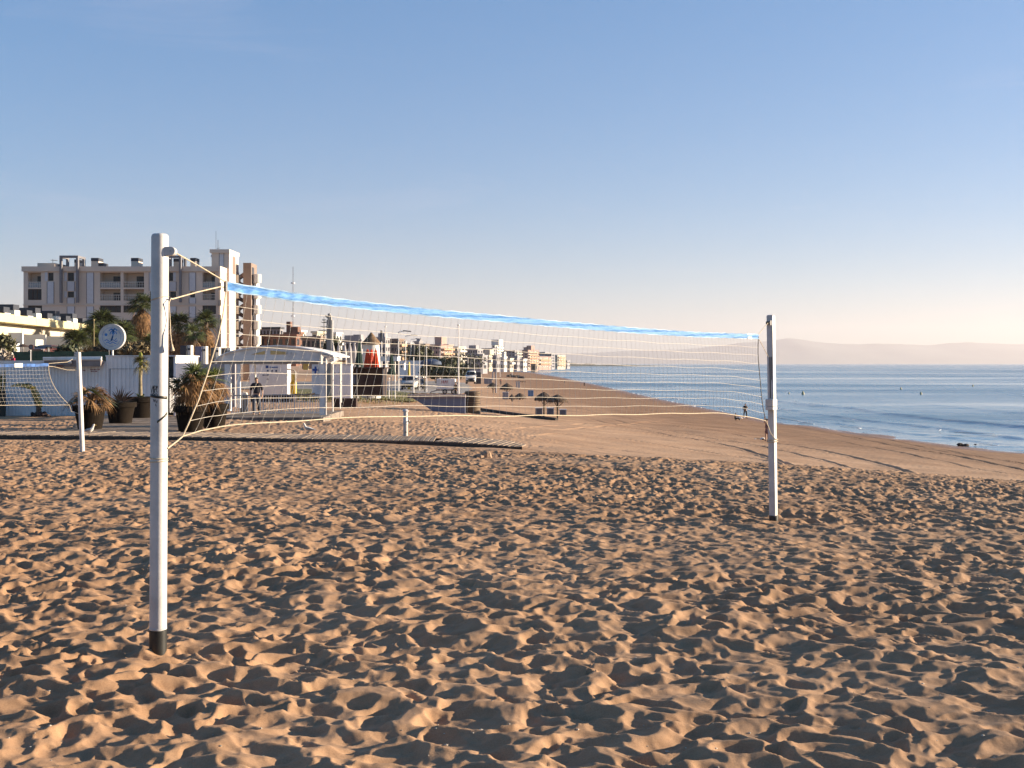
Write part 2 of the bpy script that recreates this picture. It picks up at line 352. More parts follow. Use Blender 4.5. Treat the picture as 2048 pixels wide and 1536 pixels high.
class MB:
    def __init__(s): s.v = []; s.f = []
    def add(s, vs, fs):
        n = len(s.v); s.v += [Vector(q) for q in vs]; s.f += [tuple(i + n for i in q) for q in fs]; return s
    def box(s, x0, x1, y0, y1, z0, z1):
        v = [(x0, y0, z0), (x1, y0, z0), (x1, y1, z0), (x0, y1, z0), (x0, y0, z1), (x1, y0, z1), (x1, y1, z1), (x0, y1, z1)]
        return s.add(v, [(0, 3, 2, 1), (4, 5, 6, 7), (0, 1, 5, 4), (1, 2, 6, 5), (2, 3, 7, 6), (3, 0, 4, 7)])
    def obox(s, c, dx, dy, dz, rz=0.0, ry=0.0, rx=0.0):
        m = Matrix.Translation(Vector(c)) @ Matrix.Rotation(rz, 4, 'Z') @ Matrix.Rotation(ry, 4, 'Y') @ Matrix.Rotation(rx, 4, 'X')
        n0 = len(s.v); s.box(-dx / 2, dx / 2, -dy / 2, dy / 2, -dz / 2, dz / 2)
        for i in range(n0, len(s.v)): s.v[i] = m @ s.v[i]
        return s
    def tube(s, pts, r, n=6, caps=True):
        pts = [Vector(p) for p in pts]; rs = r if isinstance(r, (list, tuple)) else [r] * len(pts)
        base = len(s.v); up = None
        for i, p in enumerate(pts):
            t = (pts[min(i + 1, len(pts) - 1)] - pts[max(i - 1, 0)])
            t = t.normalized() if t.length > 1e-9 else Vector((0, 0, 1))
            if up is None: up = t.orthogonal().normalized()
            else:
                up = (up - t * up.dot(t)); up = up.normalized() if up.length > 1e-6 else t.orthogonal().normalized()
            b = t.cross(up)
            for k in range(n):
                a = 2 * math.pi * k / n; s.v.append(p + (up * math.cos(a) + b * math.sin(a)) * rs[i])
        for i in range(len(pts) - 1):
            for k in range(n):
                a = base + i * n + k; b_ = base + i * n + (k + 1) % n
                s.f.append((a, b_, b_ + n, a + n))
        if caps and n > 2:
            s.f.append(tuple(base + k for k in reversed(range(n)))); e = base + (len(pts) - 1) * n; s.f.append(tuple(e + k for k in range(n)))
        return s
    def prism(s, pts, y0, y1):
        """(x, z) outline, counter-clockwise seen from -Y, extruded from y0 to y1"""
        n = len(pts); b = len(s.v)
        s.v += [Vector((x, y0, z)) for x, z in pts] + [Vector((x, y1, z)) for x, z in pts]
        s.f.append(tuple(b + i for i in range(n))); s.f.append(tuple(b + n + i for i in reversed(range(n))))
        for i in range(n):
            j = (i + 1) % n; s.f.append((b + j, b + i, b + n + i, b + n + j))
        return s
    def lathe(s, prof, c=(0, 0, 0), n=24, cap=True, sx=1, sy=1, jit=0):
        b = len(s.v); c = Vector(c)
        for r, z in prof:
            for k in range(n):
                a = 2 * math.pi * k / n; j = 1 + (random.random() - .5) * jit
                s.v.append(c + Vector((math.cos(a) * r * sx * j, math.sin(a) * r * sy * j, z)))
        for i in range(len(prof) - 1):
            for k in range(n):
                p = b + i * n + k; q = b + i * n + (k + 1) % n; s.f.append((p, q, q + n, p + n))
        if cap:
            s.f.append(tuple(b + k for k in reversed(range(n)))); e = b + (len(prof) - 1) * n; s.f.append(tuple(e + k for k in range(n)))
        return s
    def ball(s, c, r, n=10, m=6, sx=1, sy=1, sz=1, jit=0):
        return s.lathe([(math.sin(math.pi * (i + .02) / (m + .04)) * r, -math.cos(math.pi * (i + .02) / (m + .04)) * r * sz) for i in range(m + 1)], c, n, True, sx, sy, jit)
    def sheet(s, a, b, c, d): return s.add([a, b, c, d], [(0, 1, 2, 3)])
    def xform(s, m):
        s.v = [m @ q for q in s.v]; return s
    def build(s, name, mat, parent=None, smooth=False, origin=None, bevel=0):
        off = wloc(parent) if parent else Vector(origin if origin is not None else (0, 0, 0))
        me = bpy.data.meshes.new(name); me.from_pydata([tuple(q - off) for q in s.v], [], s.f); me.update()
        me.materials.append(mat)
        if smooth:
            me.polygons.foreach_set('use_smooth', [True] * len(me.polygons))
            try: me.set_sharp_from_angle(angle=R(38))
            except Exception: pass
        o = bpy.data.objects.new(name, me); col.objects.link(o)
        if parent: o.parent = parent
        else: o.location = off
        if bevel:
            md = o.modifiers.new('bevel', 'BEVEL'); md.width = bevel; md.segments = 2; md.limit_method = 'ANGLE'
        return o
def islands(m, name, mat, parent, **kw):
    """build every unconnected piece of m as a part of its own"""
    par = list(range(len(m.v)))
    def find(i):
        while par[i] != i: par[i] = par[par[i]]; i = par[i]
        return i
    for f in m.f:
        for k in f[1:]: par[find(k)] = find(f[0])
    gr = {}
    for f in m.f: gr.setdefault(find(f[0]), []).append(f)
    for fs in gr.values():
        ids = sorted({i for f in fs for i in f}); mp = {a: b for b, a in enumerate(ids)}
        q = MB(); q.v = [m.v[i] for i in ids]; q.f = [tuple(mp[i] for i in f) for f in fs]; q.build(name, mat, parent, **kw)

def children(o): return [q for q in bpy.data.objects if q.parent == o]
def copy_tree(o, loc=None, rz=None, label=None, scale=None, parent=None):
    kids = list(o.children) if parent is None else list(o.children)
    c = o.copy(); col.objects.link(c)
    if parent is not None: c.parent = parent
    if loc is not None: c.location = loc
    if rz is not None: c.rotation_euler = (0, 0, rz)
    if scale is not None: c.scale = (scale,) * 3 if not isinstance(scale, tuple) else scale
    if label: c['label'] = label
    for k in kids: copy_tree(k, parent=c)
    return c

MW = M('white_paint', (.47, .445, .43), .42, .14, 5.0, .05, 60)
MWd = M('weathered_white', (.72, .69, .67), .6, .16, 1.6)
MBK = M('black_rubber', (.018, .018, .017), .45, .2, 20)
MROPE = M('pale_rope', (.56, .46, .33), .85, .2, 60)
MCORD = M('net_cord', (.60, .54, .46), .8, .15, 40)
MBAND = M('blue_webbing', (.14, .34, .68), .6, .3, 9.0, .4, 26, trans=.3, stretch=(1, 1, 6), c2=(.11, .30, .64))
MBANDE = M('pale_band_hem', (.36, .52, .70), .6, .1, 9, trans=.3)

# ------------------------------------------------------------------ volleyball court in front
PA = Vector((-2.13, 6.63, 0)); PB = Vector((3.22, 13.6, 0)); NV = PB - PA
def net_pt(q, z): p = PA + NV * q; return Vector((p.x, p.y, EYE + z))
def q_of(px):
    k = (px - 1024) / F; return (k * PA.y - PA.x) / (NV.x - k * NV.y)
def zq(q, py): return -(py - HZ) / F * (PA.y + NV.y * q)
TOPP = [(452, 563), (520, 574.5), (600, 586.5), (700, 599.5), (800, 611), (900, 621), (1000, 630), (1100, 640), (1200, 649), (1310, 658), (1400, 664), (1517, 668)]
BOTP = [(365, 872), (405, 861), (450, 852), (560, 843), (650, 838), (800, 832), (1000, 832), (1200, 830), (1400, 826), (1450, 827), (1495, 833), (1532, 842)]
TQ = [q_of(p[0]) for p in TOPP]; TZ = [zq(q, p[1]) for q, p in zip(TQ, TOPP)]
BQ = [q_of(p[0]) for p in BOTP]; BZ = [zq(q, p[1]) for q, p in zip(BQ, BOTP)]
def spline(xs, ys, x):
    # smooth interpolation
    return float(np.interp(x, xs, ys) * .5 + .25 * np.interp(x - .018, xs, ys) + .25 * np.interp(x + .018, xs, ys)) if xs[0] + .02 < x < xs[-1] - .02 else float(np.interp(x, xs, ys))
NTH = Vector((NV.y, -NV.x, 0)).normalized()      # horizontal normal of the net, towards the camera's right
def net_surf(s, t):
    qt = TQ[0] + s * (TQ[-1] - TQ[0]); qb = BQ[0] + s * (BQ[-1] - BQ[0])
    a = net_pt(qt, spline(TQ, TZ, qt) - .059); b = net_pt(qb, spline(BQ, BZ, qb))
    p = a.lerp(b, t)
    side = .012 * math.sin(t * math.pi) * (abs(s - .5) * 2) ** 3
    p = p + NTH * (.035 * math.sin(t * math.pi) * math.sin(s * 9.0 + 1) + .006 * math.sin(s * 60 + t * 9)) + Vector((0, 0, .004 * math.sin(s * 47 + t * 31)))
    q = NV.normalized() * ((.03 if s < .5 else -.03) * math.sin(t * math.pi) * max(0, abs(s - .5) * 2 - .8) * 5)
    return p + q

net = empty('volleyball_net', (0.4, 9.5, gz(.4, 9.5)), 'beach volleyball net with a pale blue top band strung between the two near white poles', 'net')
m = MB()
NC, NR = 96, 10
for i in range(NC + 1):
    m.tube([net_surf(i / NC, j / 20) for j in range(21)], .0012, 4, False)
for j in range(1, NR):
    m.tube([net_surf(i / 192, j / NR) for i in range(193)], .0016, 5, False)
m.build('netting', MCORD, net, True)
m = MB(); mh = MB()
def band_pt(s, t):
    q = TQ[0] + s * (TQ[-1] - TQ[0])
    wr = math.exp(-s * 9)
    z = spline(TQ, TZ, q)
    p = net_pt(q, z - t * .061)
    return p + NTH * (.003 * math.sin(s * 130 + t * 3) + .010 * wr * math.sin(s * 420 + t * 5) * math.sin(t * 3.1) + .005 * math.sin(s * 37 + t * 8)) + Vector((0, 0, .002 * math.sin(s * 250)))
NB = 420; cols = [.13, .3, .42, .5, .58, .7, .88]; rowsb = []
def strip(mb, ts, thick=.0022):
    b = len(mb.v); k = len(ts)
    for i in range(NB + 1):
        for t in ts: mb.v.append(band_pt(i / NB, t) - NTH * thick)
        for t in reversed(ts): mb.v.append(band_pt(i / NB, t) + NTH * thick)
    n = 2 * k
    for i in range(NB):
        for j in range(n):
            a = b + i * n + j; c = b + i * n + (j + 1) % n; mb.f.append((a, c, c + n, a + n))
strip(m, cols); bd = m.build('top_band', MBAND, net, True)
strip(mh, [0, .05, .125], .003); strip(mh, [.885, .95, 1], .003)
mh.build('hem', MBANDE, bd, True)
m = MB(); m.tube([net_surf(i / 120, 1.0) for i in range(121)], .0043, 6); m.build('bottom_rope', MROPE, net, True)
m = MB(); m.tube([band_pt(0, .1)] + [net_surf(0, j / 12) for j in range(13)], .0050, 6); m.build('side_rope', MROPE, net, True)
MDC = M('dark_cord', (.09, .08, .075), .8, .2, 30)
m = MB(); m.tube([band_pt(1, .1)] + [net_surf(1, j / 12) for j in range(13)], .0052, 6); m.build('side_rope', MDC, net, True)
# woven label near the far end and a buckle at the near end
m = MB(); q0 = (q_of(1495) - TQ[0]) / (TQ[-1] - TQ[0]); q1 = (q_of(1503) - TQ[0]) / (TQ[-1] - TQ[0])
a, b, c, d = band_pt(q0, -.04), band_pt(q1, -.04), band_pt(q1, 1.04), band_pt(q0, 1.04)
k = NTH * .006
m.add([a - k, b - k, c - k, d - k, a + k, b + k, c + k, d + k], [(0, 1, 2, 3), (7, 6, 5, 4), (0, 4, 5, 1), (1, 5, 6, 2), (2, 6, 7, 3), (3, 7, 4, 0)])
m.build('label_tag', M('label_cloth', (.72, .72, .62), .7), net)
m = MB(); m.obox(band_pt(0, .5) - NV.normalized() * .006, .014, .02, .07, math.atan2(NV.y, NV.x)); m.build('end_clip', MBK, net)
# thin tails of cord hanging from the bottom rope
for px_, l in ((540, .05), (875, .14), (1482, .06)):
    s_ = (q_of(px_) - BQ[0]) / (BQ[-1] - BQ[0]); p = net_surf(s_, 1); m = MB()
    m.tube([p, p + Vector((-.01, 0, -l * .5)), p + Vector((-.004 - l * .2, .01, -l))], .002, 5); m.build('loose_cord', MROPE, net, True)
# guy ropes of the net
def rope(pts, r=.0042, name='guy_rope', mt=MROPE): m = MB(); m.tube(pts, r, 6); return m.build(name, mt, net, True)
c0 = band_pt(0, .12); cb = net_surf(0, 1)
rope([wp(348, 504, 6.66), wp(400, 533, 6.83), c0])
rope([wp(341, 597, 6.62), wp(345, 598, 6.64), wp(395, 584, 6.82), wp(443, 573, 6.99), band_pt(0, .7)])
rope([wp(341, 598, 6.62), wp(338, 606, 6.6), wp(340, 640, 6.62), wp(341, 668, 6.6), wp(344, 690, 6.6)], .0036)
rope([wp(344, 688, 6.6), wp(346, 702, 6.6)], [.004, .013])
rope([cb, wp(357, 880, 6.72), wp(335, 897, 6.63)], .0046)
e0 = band_pt(1, .1); e1 = net_surf(1, 1)
rope([e0, wp(1525, 659, 13.4), wp(1536, 646, 13.52)], .004)
rope([band_pt(1, .9), wp(1528, 697, 13.42), wp(1537, 714, 13.5)], .004)
rope([e1, wp(1536, 852, 13.5), wp(1541, 866, 13.5), wp(1551, 879, 13.47), wp(1546, 882, 13.46)], .006)

def pole(D, top, base, rad, ex, rot, n=32, extra=.25):
    """a pole with a rounded-square section (superellipse exponent ex); top and base are pixels at distance D"""
    a = wp(*base, D); b = wp(*top, D); m = MB(); prof = []
    for k in range(n):
        t = 2 * math.pi * k / n; c, s_ = math.cos(t), math.sin(t)
        prof.append((math.copysign(abs(c) ** (2 / ex), c), math.copysign(abs(s_) ** (2 / ex), s_)))
    cr, sr = math.cos(rot), math.sin(rot)
    a2 = a - (b - a) * (extra / (b - a).length)
    lev = [(a2, 1), (b - Vector((0, 0, rad * .42)), 1), (b - Vector((0, 0, rad * .14)), .93), (b, .78)]
    for p, sc in lev:
        for (x, y) in prof: m.v.append(p + Vector(((x * cr - y * sr) * rad * sc, (x * sr + y * cr) * rad * sc, 0)))
    for i in range(len(lev) - 1):
        for k in range(n):
            u0 = i * n + k; u1 = i * n + (k + 1) % n; m.f.append((u0, u1, u1 + n, u0 + n))
    m.f.append(tuple((len(lev) - 1) * n + k for k in range(n)))
    return m, a, b
NA = math.atan2(NV.y, NV.x)
# --- near pole
D1 = 6.63
p1 = empty('volleyball_pole', wp(316, 1298, D1), 'tall round white volleyball pole nearest to us, in a black ground sleeve', 'net pole')
m, a, b = pole(D1, (320, 468), (316, 1298), .0475, 2.5, NA + R(18)); m.build('post', MW, p1, True)
m = MB(); m.lathe([(.051, -.1), (.0515, .0), (.052, .118), (.0465, .1185)], a, 28, True); m.build('ground_sleeve', MBK, p1, True)
m = MB(); m.lathe([(.050, .119), (.052, .121), (.052, .130), (.0475, .133)], a, 28, True); m.build('collar', MW, p1, True)
def onpole(py, r=.0475): return a.lerp(b, (1298 - py) / 830.0)
m = MB(); c = onpole(503) + Vector((.066, -.008, 0))
m.box(c.x - .028, c.x + .008, c.y - .023, c.y + .023, c.z - .026, c.z + .026)
m.tube([c + Vector((.008, -.024, 0)), c + Vector((.008, .024, 0))], .026, 16)
br = m.build('pulley_bracket', MW, p1, True)
m = MB(); m.tube([c + Vector((.008, -.028, 0)), c + Vector((.008, .028, 0))], .004, 8); m.build('pulley_pin', M('steel', (.3, .3, .3), .35, metal=.8), br, True)
def loop(mb, c, rad, r, tilt=0.0, a0=0.0, a1=2 * math.pi, n=28):
    mb.tube([c + Vector((math.cos(t) * rad, math.sin(t) * rad, math.cos(t) * tilt)) for t in [a0 + (a1 - a0) * i / n for i in range(n + 1)]], r, 6)
for py, tl, rr in ((597, .012, .0036), (916, -.003, .0042), (922, .003, .0042)):
    m = MB(); loop(m, onpole(py), .0505, rr, tl); m.build('rope_tie', MROPE, p1, True)
m = MB(); cc = onpole(793)
for k in range(25):
    t0 = R(150) + R(200) * k / 24
    for z in (-.008, .008): m.v.append(cc + Vector((math.cos(t0) * .0515, math.sin(t0) * .0515, z - .006 * math.cos(t0) * 1.2)))
for k in range(24): m.f.append((2 * k, 2 * k + 2, 2 * k + 3, 2 * k + 1))
o = m.build('black_strap', MBK, p1, True); md = o.modifiers.new('solid', 'SOLIDIFY'); md.thickness = .003
m = MB(); cc = onpole(835)
for k in range(13):
    t0 = R(275) + R(75) * k / 12
    for z in (-.007, .007): m.v.append(cc + Vector((math.cos(t0) * .0515, math.sin(t0) * .0515, z + .05 * (k / 12 - .5))))
for k in range(12): m.f.append((2 * k, 2 * k + 2, 2 * k + 3, 2 * k + 1))
o = m.build('black_strap', MBK, p1, True); md = o.modifiers.new('solid', 'SOLIDIFY'); md.thickness = .003
# scribbled tag: strokes wrapped on the pole
MINK = M('black_marker', (.02, .02, .022), .5)
m = MB()
def on_surf(px, py, r=.0492):
    cc = onpole(py); dx = (px - 1024) / F * D1 - cc.x; dx = max(-.046, min(.046, dx))
    return Vector((cc.x + dx, cc.y - math.sqrt(max(0, r * r - dx * dx)), cc.z))
for st in ([(305, 771), (306, 779), (307, 785), (309, 777), (311, 771)], [(311, 772), (312, 778), (312, 785)], [(314, 785), (313, 777), (314, 771), (317, 772), (318, 776), (315, 779)],
           [(319, 771), (318, 777), (319, 784), (322, 783)], [(321, 771), (320, 776), (322, 776)], [(306, 787), (309, 789), (311, 786), (314, 789), (318, 787), (321, 790)],
           [(308, 790), (313, 792), (320, 791)], [(312, 798), (313, 803), (316, 799)], [(317, 801), (319, 806), (320, 800)], [(316, 808), (318, 812)]):
    m.tube([on_surf(*q) for q in st], .0022, 5)
m.build('marker_scribble', MINK, p1, True)

# --- far pole
D2 = 13.6
p2 = empty('volleyball_pole', wp(1547, 1034, D2), 'square white volleyball pole with a winch box, at the right end of the net', 'net pole')
m, a2_, b2_ = pole(D2, (1541.5, 630), (1547, 1034), .0415, 9, NA, 40); m.build('post', MW, p2, True)
m = MB(); m.lathe([(.055, -.1), (.055, .0), (.054, .022), (.045, .023)], a2_, 24, True); m.build('ground_sleeve', MBK, p2, True)
def on2(py): return a2_.lerp(b2_, (1034 - py) / 404.0)
u_ = NV.normalized()
m = MB(); m.obox(on2(646) - u_ * .052, .03, .05, .05, NA); m.obox(on2(646) - u_ * .05 + NTH * .022, .034, .012, .06, NA); m.build('pulley_bracket', MW, p2)
m = MB(); m.tube([on2(646) - u_ * .062 - NTH * .03, on2(646) - u_ * .062 + NTH * .02], .02, 12); m.build('pulley_wheel', MBK, p2, True)
m = MB(); m.obox(on2(805) - u_ * .045 + NTH * .012, .13, .10, .085, NA); m.obox(on2(816) - u_ * .045 + NTH * .012, .13, .10, .045, NA); m.build('winch_box', MW, p2, bevel=.004)
m = MB(); m.tube([on2(714) - u_ * .045, on2(796) - u_ * .045], .006, 6); m.tube([on2(714) - u_ * .045 + NTH * .02, on2(760) - u_ * .045 + NTH * .02], .004, 6); m.build('winch_cable', MDC, p2, True)
for py in (879, 883): m = MB(); loop(m, on2(py), .062, .006, .004); m.build('rope_tie', MROPE, p2, True)

# ------------------------------------------------------------------ second court at the left
D3 = 27.5
p3 = empty('volleyball_pole', wp(165, 905, D3), 'leaning white volleyball pole of the second court at the left, in front of the planters', 'net pole')
m, a3, b3 = pole(D3, (157, 704), (165, 905), .052, 3, NA, 24); m.build('post', MW, p3, True)
m = MB(); m.obox(b3 + Vector((-.07, 0, -.07)), .06, .05, .07); m.tube([b3 + Vector((-.1, 0, 0)), b3 + Vector((-.05, 0, -.04))], .012, 6); m.build('pulley_bracket', MW, p3)
n3 = empty('volleyball_net', (-12.2, 25.6, gz(-12.2, 25.6)), 'distant volleyball net with deep blue top band, cut off by the left edge', 'net')
U3 = Vector((-.61, -.79, 0))
def n3p(t, z): q = Vector((X_(165, D3), D3, EYE + z)) + U3 * t; return q
T0, T1 = .9, 7.5
def n3s(s, t):
    tt = T0 + s * (T1 - T0) - (1 - s) ** 6 * .55 * t ** 2
    top = .0 - .07 - .03 * math.sin(s * 3.1); bot = -.93 - .10 * (1 - s) ** 3
    return n3p(tt, top + (bot - top) * t) + Vector((0, 0, 0.004 * math.sin(s * 90)))
m = MB()
for i in range(81): m.tube([n3s(i / 80, j / 8) for j in range(9)], .0013, 4, False)
for j in range(1, 10): m.tube([n3s(i / 60, j / 10) for i in range(61)], .0016, 4, False)
m.build('netting', MCORD, n3, True)
m = MB(); m.tube([n3s(i / 60, 1) for i in range(61)], .0055, 5); m.build('bottom_rope', MROPE, n3, True)
m = MB(); m.tube([n3s(0, j / 10 - .05) for j in range(11)], .006, 5); m.build('side_rope', MROPE, n3, True)
m = MB()
for i in range(60):
    a, b = n3s(i / 60, 0), n3s((i + 1) / 60, 0); k = Vector((0, 0, .072)); t_ = Vector((.79, -.61, 0)) * .003; wv = Vector((.79, -.61, 0)) * .006 * math.sin(i * 1.7)
    m.add([a - t_ + wv, b - t_, b + k - t_, a + k - t_ + wv, a + t_ + wv, b + t_, b + k + t_, a + k + t_ + wv], [(0, 1, 2, 3), (7, 6, 5, 4), (3, 2, 6, 7), (1, 0, 4, 5)])
m.build('top_band', M('deep_blue_webbing', (.03, .14, .45), .6, .4, 6, trans=.15), n3)
m = MB(); a = n3s(.115, 0) + Vector((0, 0, .04)); m.obox(a, .20, .016, .10, math.atan2(-.79, -.61)); m.build('label_tag', M('label_cloth_pale', (.6, .6, .56), .7), n3)
m = MB(); m.tube([n3s(0, 0) + Vector((0, 0, .07)), wp(135, 724, 27.2), b3 + Vector((-.1, 0, -.15))], .006, 5); m.build('guy_rope', MROPE, n3, True)
m = MB(); m.tube([n3s(0, 0), wp(106, 733, 26.9), wp(135, 740, 27.3), a3.lerp(b3, .82)], .006, 5); m.build('guy_rope', MROPE, n3, True)
m = MB(); m.tube([n3s(0, 1), wp(143, 823, 27.4), a3.lerp(b3, .38)], .006, 5); m.build('guy_rope', MROPE, n3, True)
# ------------------------------------------------------------------ palettes of the middle distance
WOOD = M('grey_boards', (.27, .20, .145), .85, .35, 3.0, .3, 40, stretch=(1, 1, 1))
WOODD = M('dark_boards', (.07, .055, .045), .9, .3, 6)
CORR = M('white_sheet_metal', (.74, .715, .71), .45, .08, .8)
TERRA = M('brown_planter', (.014, .0105, .008), .9, .15, 4, spec=.06)
SOIL = M('soil', (.06, .04, .03), .95, .3, 8)
GREEN = M('palm_green', (.085, .105, .03), .5, .5, 2.5, spec=.5, trans=.15)
GREENY = M('yellow_green_leaf', (.30, .32, .05), .5, .35, 2.0, trans=.25)
DRY = M('dry_frond', (.30, .165, .07), .8, .5, 3.0, trans=.2)
DRYD = M('old_dry_frond', (.17, .10, .055), .85, .5, 2.0)
TRUNK = M('palm_trunk', (.13, .095, .07), .95, .4, 5, .6, 20)
GLASS = M('dark_glass', (.016, .018, .024), .3, .3, 3, spec=.3)
DKBR = M('dark_brown_wood', (.045, .025, .02), .8, .3, 2)

# boardwalk: planks laid across, dark bearers below
def quadpts(A, B, C, D_, u, v):
    return A.lerp(B, u).lerp(D_.lerp(C, u), v)
bw = empty('boardwalk', gp(560, 884)); bw['kind'] = 'structure'
fr = [gp(-160, 876), gp(0, 877), gp(300, 880), gp(560, 884), gp(880, 890), gp(950, 893), gp(1044, 898)]
m = MB(); md = MB(); H0 = .10
def along(P, s):
    L = [0]
    for a, b in zip(P[:-1], P[1:]): L.append(L[-1] + (b - a).length)
    s = s * L[-1]
    for i in range(len(P) - 1):
        if s <= L[i + 1] or i == len(P) - 2:
            t = (s - L[i]) / (L[i + 1] - L[i]); return P[i].lerp(P[i + 1], t), (P[i + 1] - P[i]).normalized(), L[-1]
_, _, LT = along(fr, 0)
npl = int(LT / .155)
for i in range(npl):
    s = (i + .5) / npl; p, t, _ = along(fr, s); nrm = Vector((-t.y, t.x, 0))
    zz = max(gz(p.x, p.y), gz(*(p + nrm * 1.9)[:2])) + H0
    wdt = 2.1 * (1 if s < .96 else 1 - (s - .96) * 14)
    c = p + nrm * (wdt / 2); c.z = zz + random.uniform(-.006, .006) - (0.05 * max(0, s - .9) * 10)
    m.obox(c, .128, wdt + random.uniform(-.03, .03), .035, math.atan2(t.y, t.x) + random.uniform(-.012, .012) - .12)
for s0 in range(0, 40):
    pa, t, _ = along(fr, s0 / 40); pb, _, _ = along(fr, (s0 + 1) / 40); n_ = Vector((-t.y, t.x, 0))
    for o_ in ((.03, 1.0, 2.0) if s0 < 37 else (.03,)):
        a = pa + n_ * o_; b = pb + n_ * o_; a.z = pa.z + H0 - .09 - (0.05 if s0 > 37 else 0); b.z = pb.z + H0 - .09
        md.obox((a + b) / 2, (b - a).length + .01, .06, .14, math.atan2(b.y - a.y, b.x - a.x), -math.atan2(b.z - a.z, math.hypot(b.x - a.x, b.y - a.y)))
m.build('planks', WOOD, bw); md.build('bearers', WOODD, bw)
# walkway of long boards leading back between the planters
wk = empty('walkway', gp(260, 856)); wk['kind'] = 'structure'
m = MB(); y = 36.0
while y < 50.5:
    x0 = X_(120 + (y - 36) * 6, y); x1 = X_(352 + (y - 36) * 2, y); zz = max(gz(x0, y), gz(x1, y)) + .07
    m.box(x0 + random.uniform(-.1, .1), x1 + random.uniform(-.12, .12), y, y + .19, zz - .03, zz + random.uniform(-.006, .006)); y += .205
m.build('planks', WOOD, wk)

# ---- potted palms
def blade(mb, a, d, L, w, droop=.3, n=3, nrm=None):
    d = d.normalized(); side = d.cross(Vector((0, 0, 1)) if nrm is None else nrm)
    side = side.normalized() if side.length > 1e-4 else Vector((1, 0, 0))
    b = len(mb.v); p = Vector(a)
    for i in range(n + 1):
        k = i / n; ww = w * (1 - k) ** .7 * (.5 + k if k < .5 else 1)
        q = p + d * L * k - Vector((0, 0, droop * L * k * k))
        if i == n: mb.v.append(q)
        else: mb.v += [q - side * ww / 2, q + side * ww / 2]
    for i in range(n - 1): mb.f.append((b + 2 * i, b + 2 * i + 1, b + 2 * i + 3, b + 2 * i + 2))
    mb.f.append((b + 2 * n - 2, b + 2 * n - 1, b + 2 * n))
def fan(mb, root, az, el, pet, size, nb=13, spread=150, droop=.25, pr=.012, curl=0):
    """a fan-palm frond: petiole and a fan of narrow segments"""
    d = Vector((math.cos(az) * math.cos(el), math.sin(az) * math.cos(el), math.sin(el)))
    mid = Vector(root) + d * pet * .55 + Vector((0, 0, .02 * pet)); tip = Vector(root) + d * pet - Vector((0, 0, .12 * pet))
    mb.tube([root, mid, tip], [pr, pr * .8, pr * .6], 4, False)
    d2 = (tip - mid).normalized(); side = d2.cross(Vector((0, 0, 1))); side = side.normalized() if side.length > .01 else Vector((1, 0, 0))
    tw = random.uniform(-.6, .6); up = side.cross(d2); side = side * math.cos(tw) + up * math.sin(tw); nn = side.cross(d2)
    for k in range(nb):
        a = R(-spread / 2 + spread * k / (nb - 1) + random.uniform(-4, 4))
        dd = d2 * math.cos(a) + side * math.sin(a)
        blade(mb, tip, dd, size * (.75 + .3 * math.cos(a)) * random.uniform(.85, 1.1), size * .11, droop * random.uniform(.5, 1.5), 3, nn)
def palm_crown(green, dry, top, n_g, n_d, pet, size, dryel=(-75, -10), grel=(0, 85), nb=13):
    for i in range(n_g):
        el = R(random.uniform(*grel)); fan(green, top + Vector((random.uniform(-.05, .05) * pet, random.uniform(-.05, .05) * pet, random.uniform(-.1, .1) * pet)), random.uniform(0, 2 * math.pi), el, pet * random.uniform(.7, 1.1), size * random.uniform(.8, 1.1), nb, 170, .2)
    for i in range(n_d):
        el = R(random.uniform(*dryel)); fan(dry, top + Vector((0, 0, -random.uniform(0, .4) * pet)), random.uniform(0, 2 * math.pi), el, pet * random.uniform(.6, 1.0), size * random.uniform(.6, 1.0), max(7, nb - 3), 110, .7)
def pot(c, rt, h, name_lbl):
    r = empty('potted_plant', c, name_lbl, 'potted plant', 'planters by the boardwalk')
    m = MB(); rb = rt * .68
    m.lathe([(rb, 0), (rb + (rt * .93 - rb) * .77, h * .77), (rt * .99, h * .77), (rt, h * .985), (rt * .985, h), (rt * .93, h), (rt * .90, h * .88)], c, 36, True)
    m.build('pot', TERRA, r, True)
    m = MB(); m.lathe([(rt * .905, h * .86), (rt * .9, h * .90), (.02, h * .93)], c, 20, True, jit=.05); m.build('soil', SOIL, r)
    return r, c + Vector((0, 0, h * .92))
def put(px, py, wpx):
    g = gp(px, py + 2); g.z += .05; s = F / g.y; return g, wpx / 2 / s
# 1: large palm, half dry, behind the second court's pole
g, rt = put(180, 860, 66)
r, t = pot(g, rt, .86, 'large brown planter with a half dry fan palm, leftmost of the planters'); ga, dr = MB(), MB()
palm_crown(ga, dr, t + Vector((.02, 0, .32)), 7, 44, .5, .56, (-10, 75), (0, 50), 13)
for a_ in (2.9, 3.3, 2.6): fan(dr, t + Vector((0, 0, .3)), a_, R(random.uniform(-5, 15)), .62, .42, 13, 150, .7)
ga.build('green_fronds', GREEN, r); dr.build('dry_fronds', DRY, r)
m = MB(); m.tube([t, t + Vector((.06, 0, .3)), t + Vector((.14, 0, .5))], [.13, .10, .06], 8); m.build('trunk', DRY, r, True)
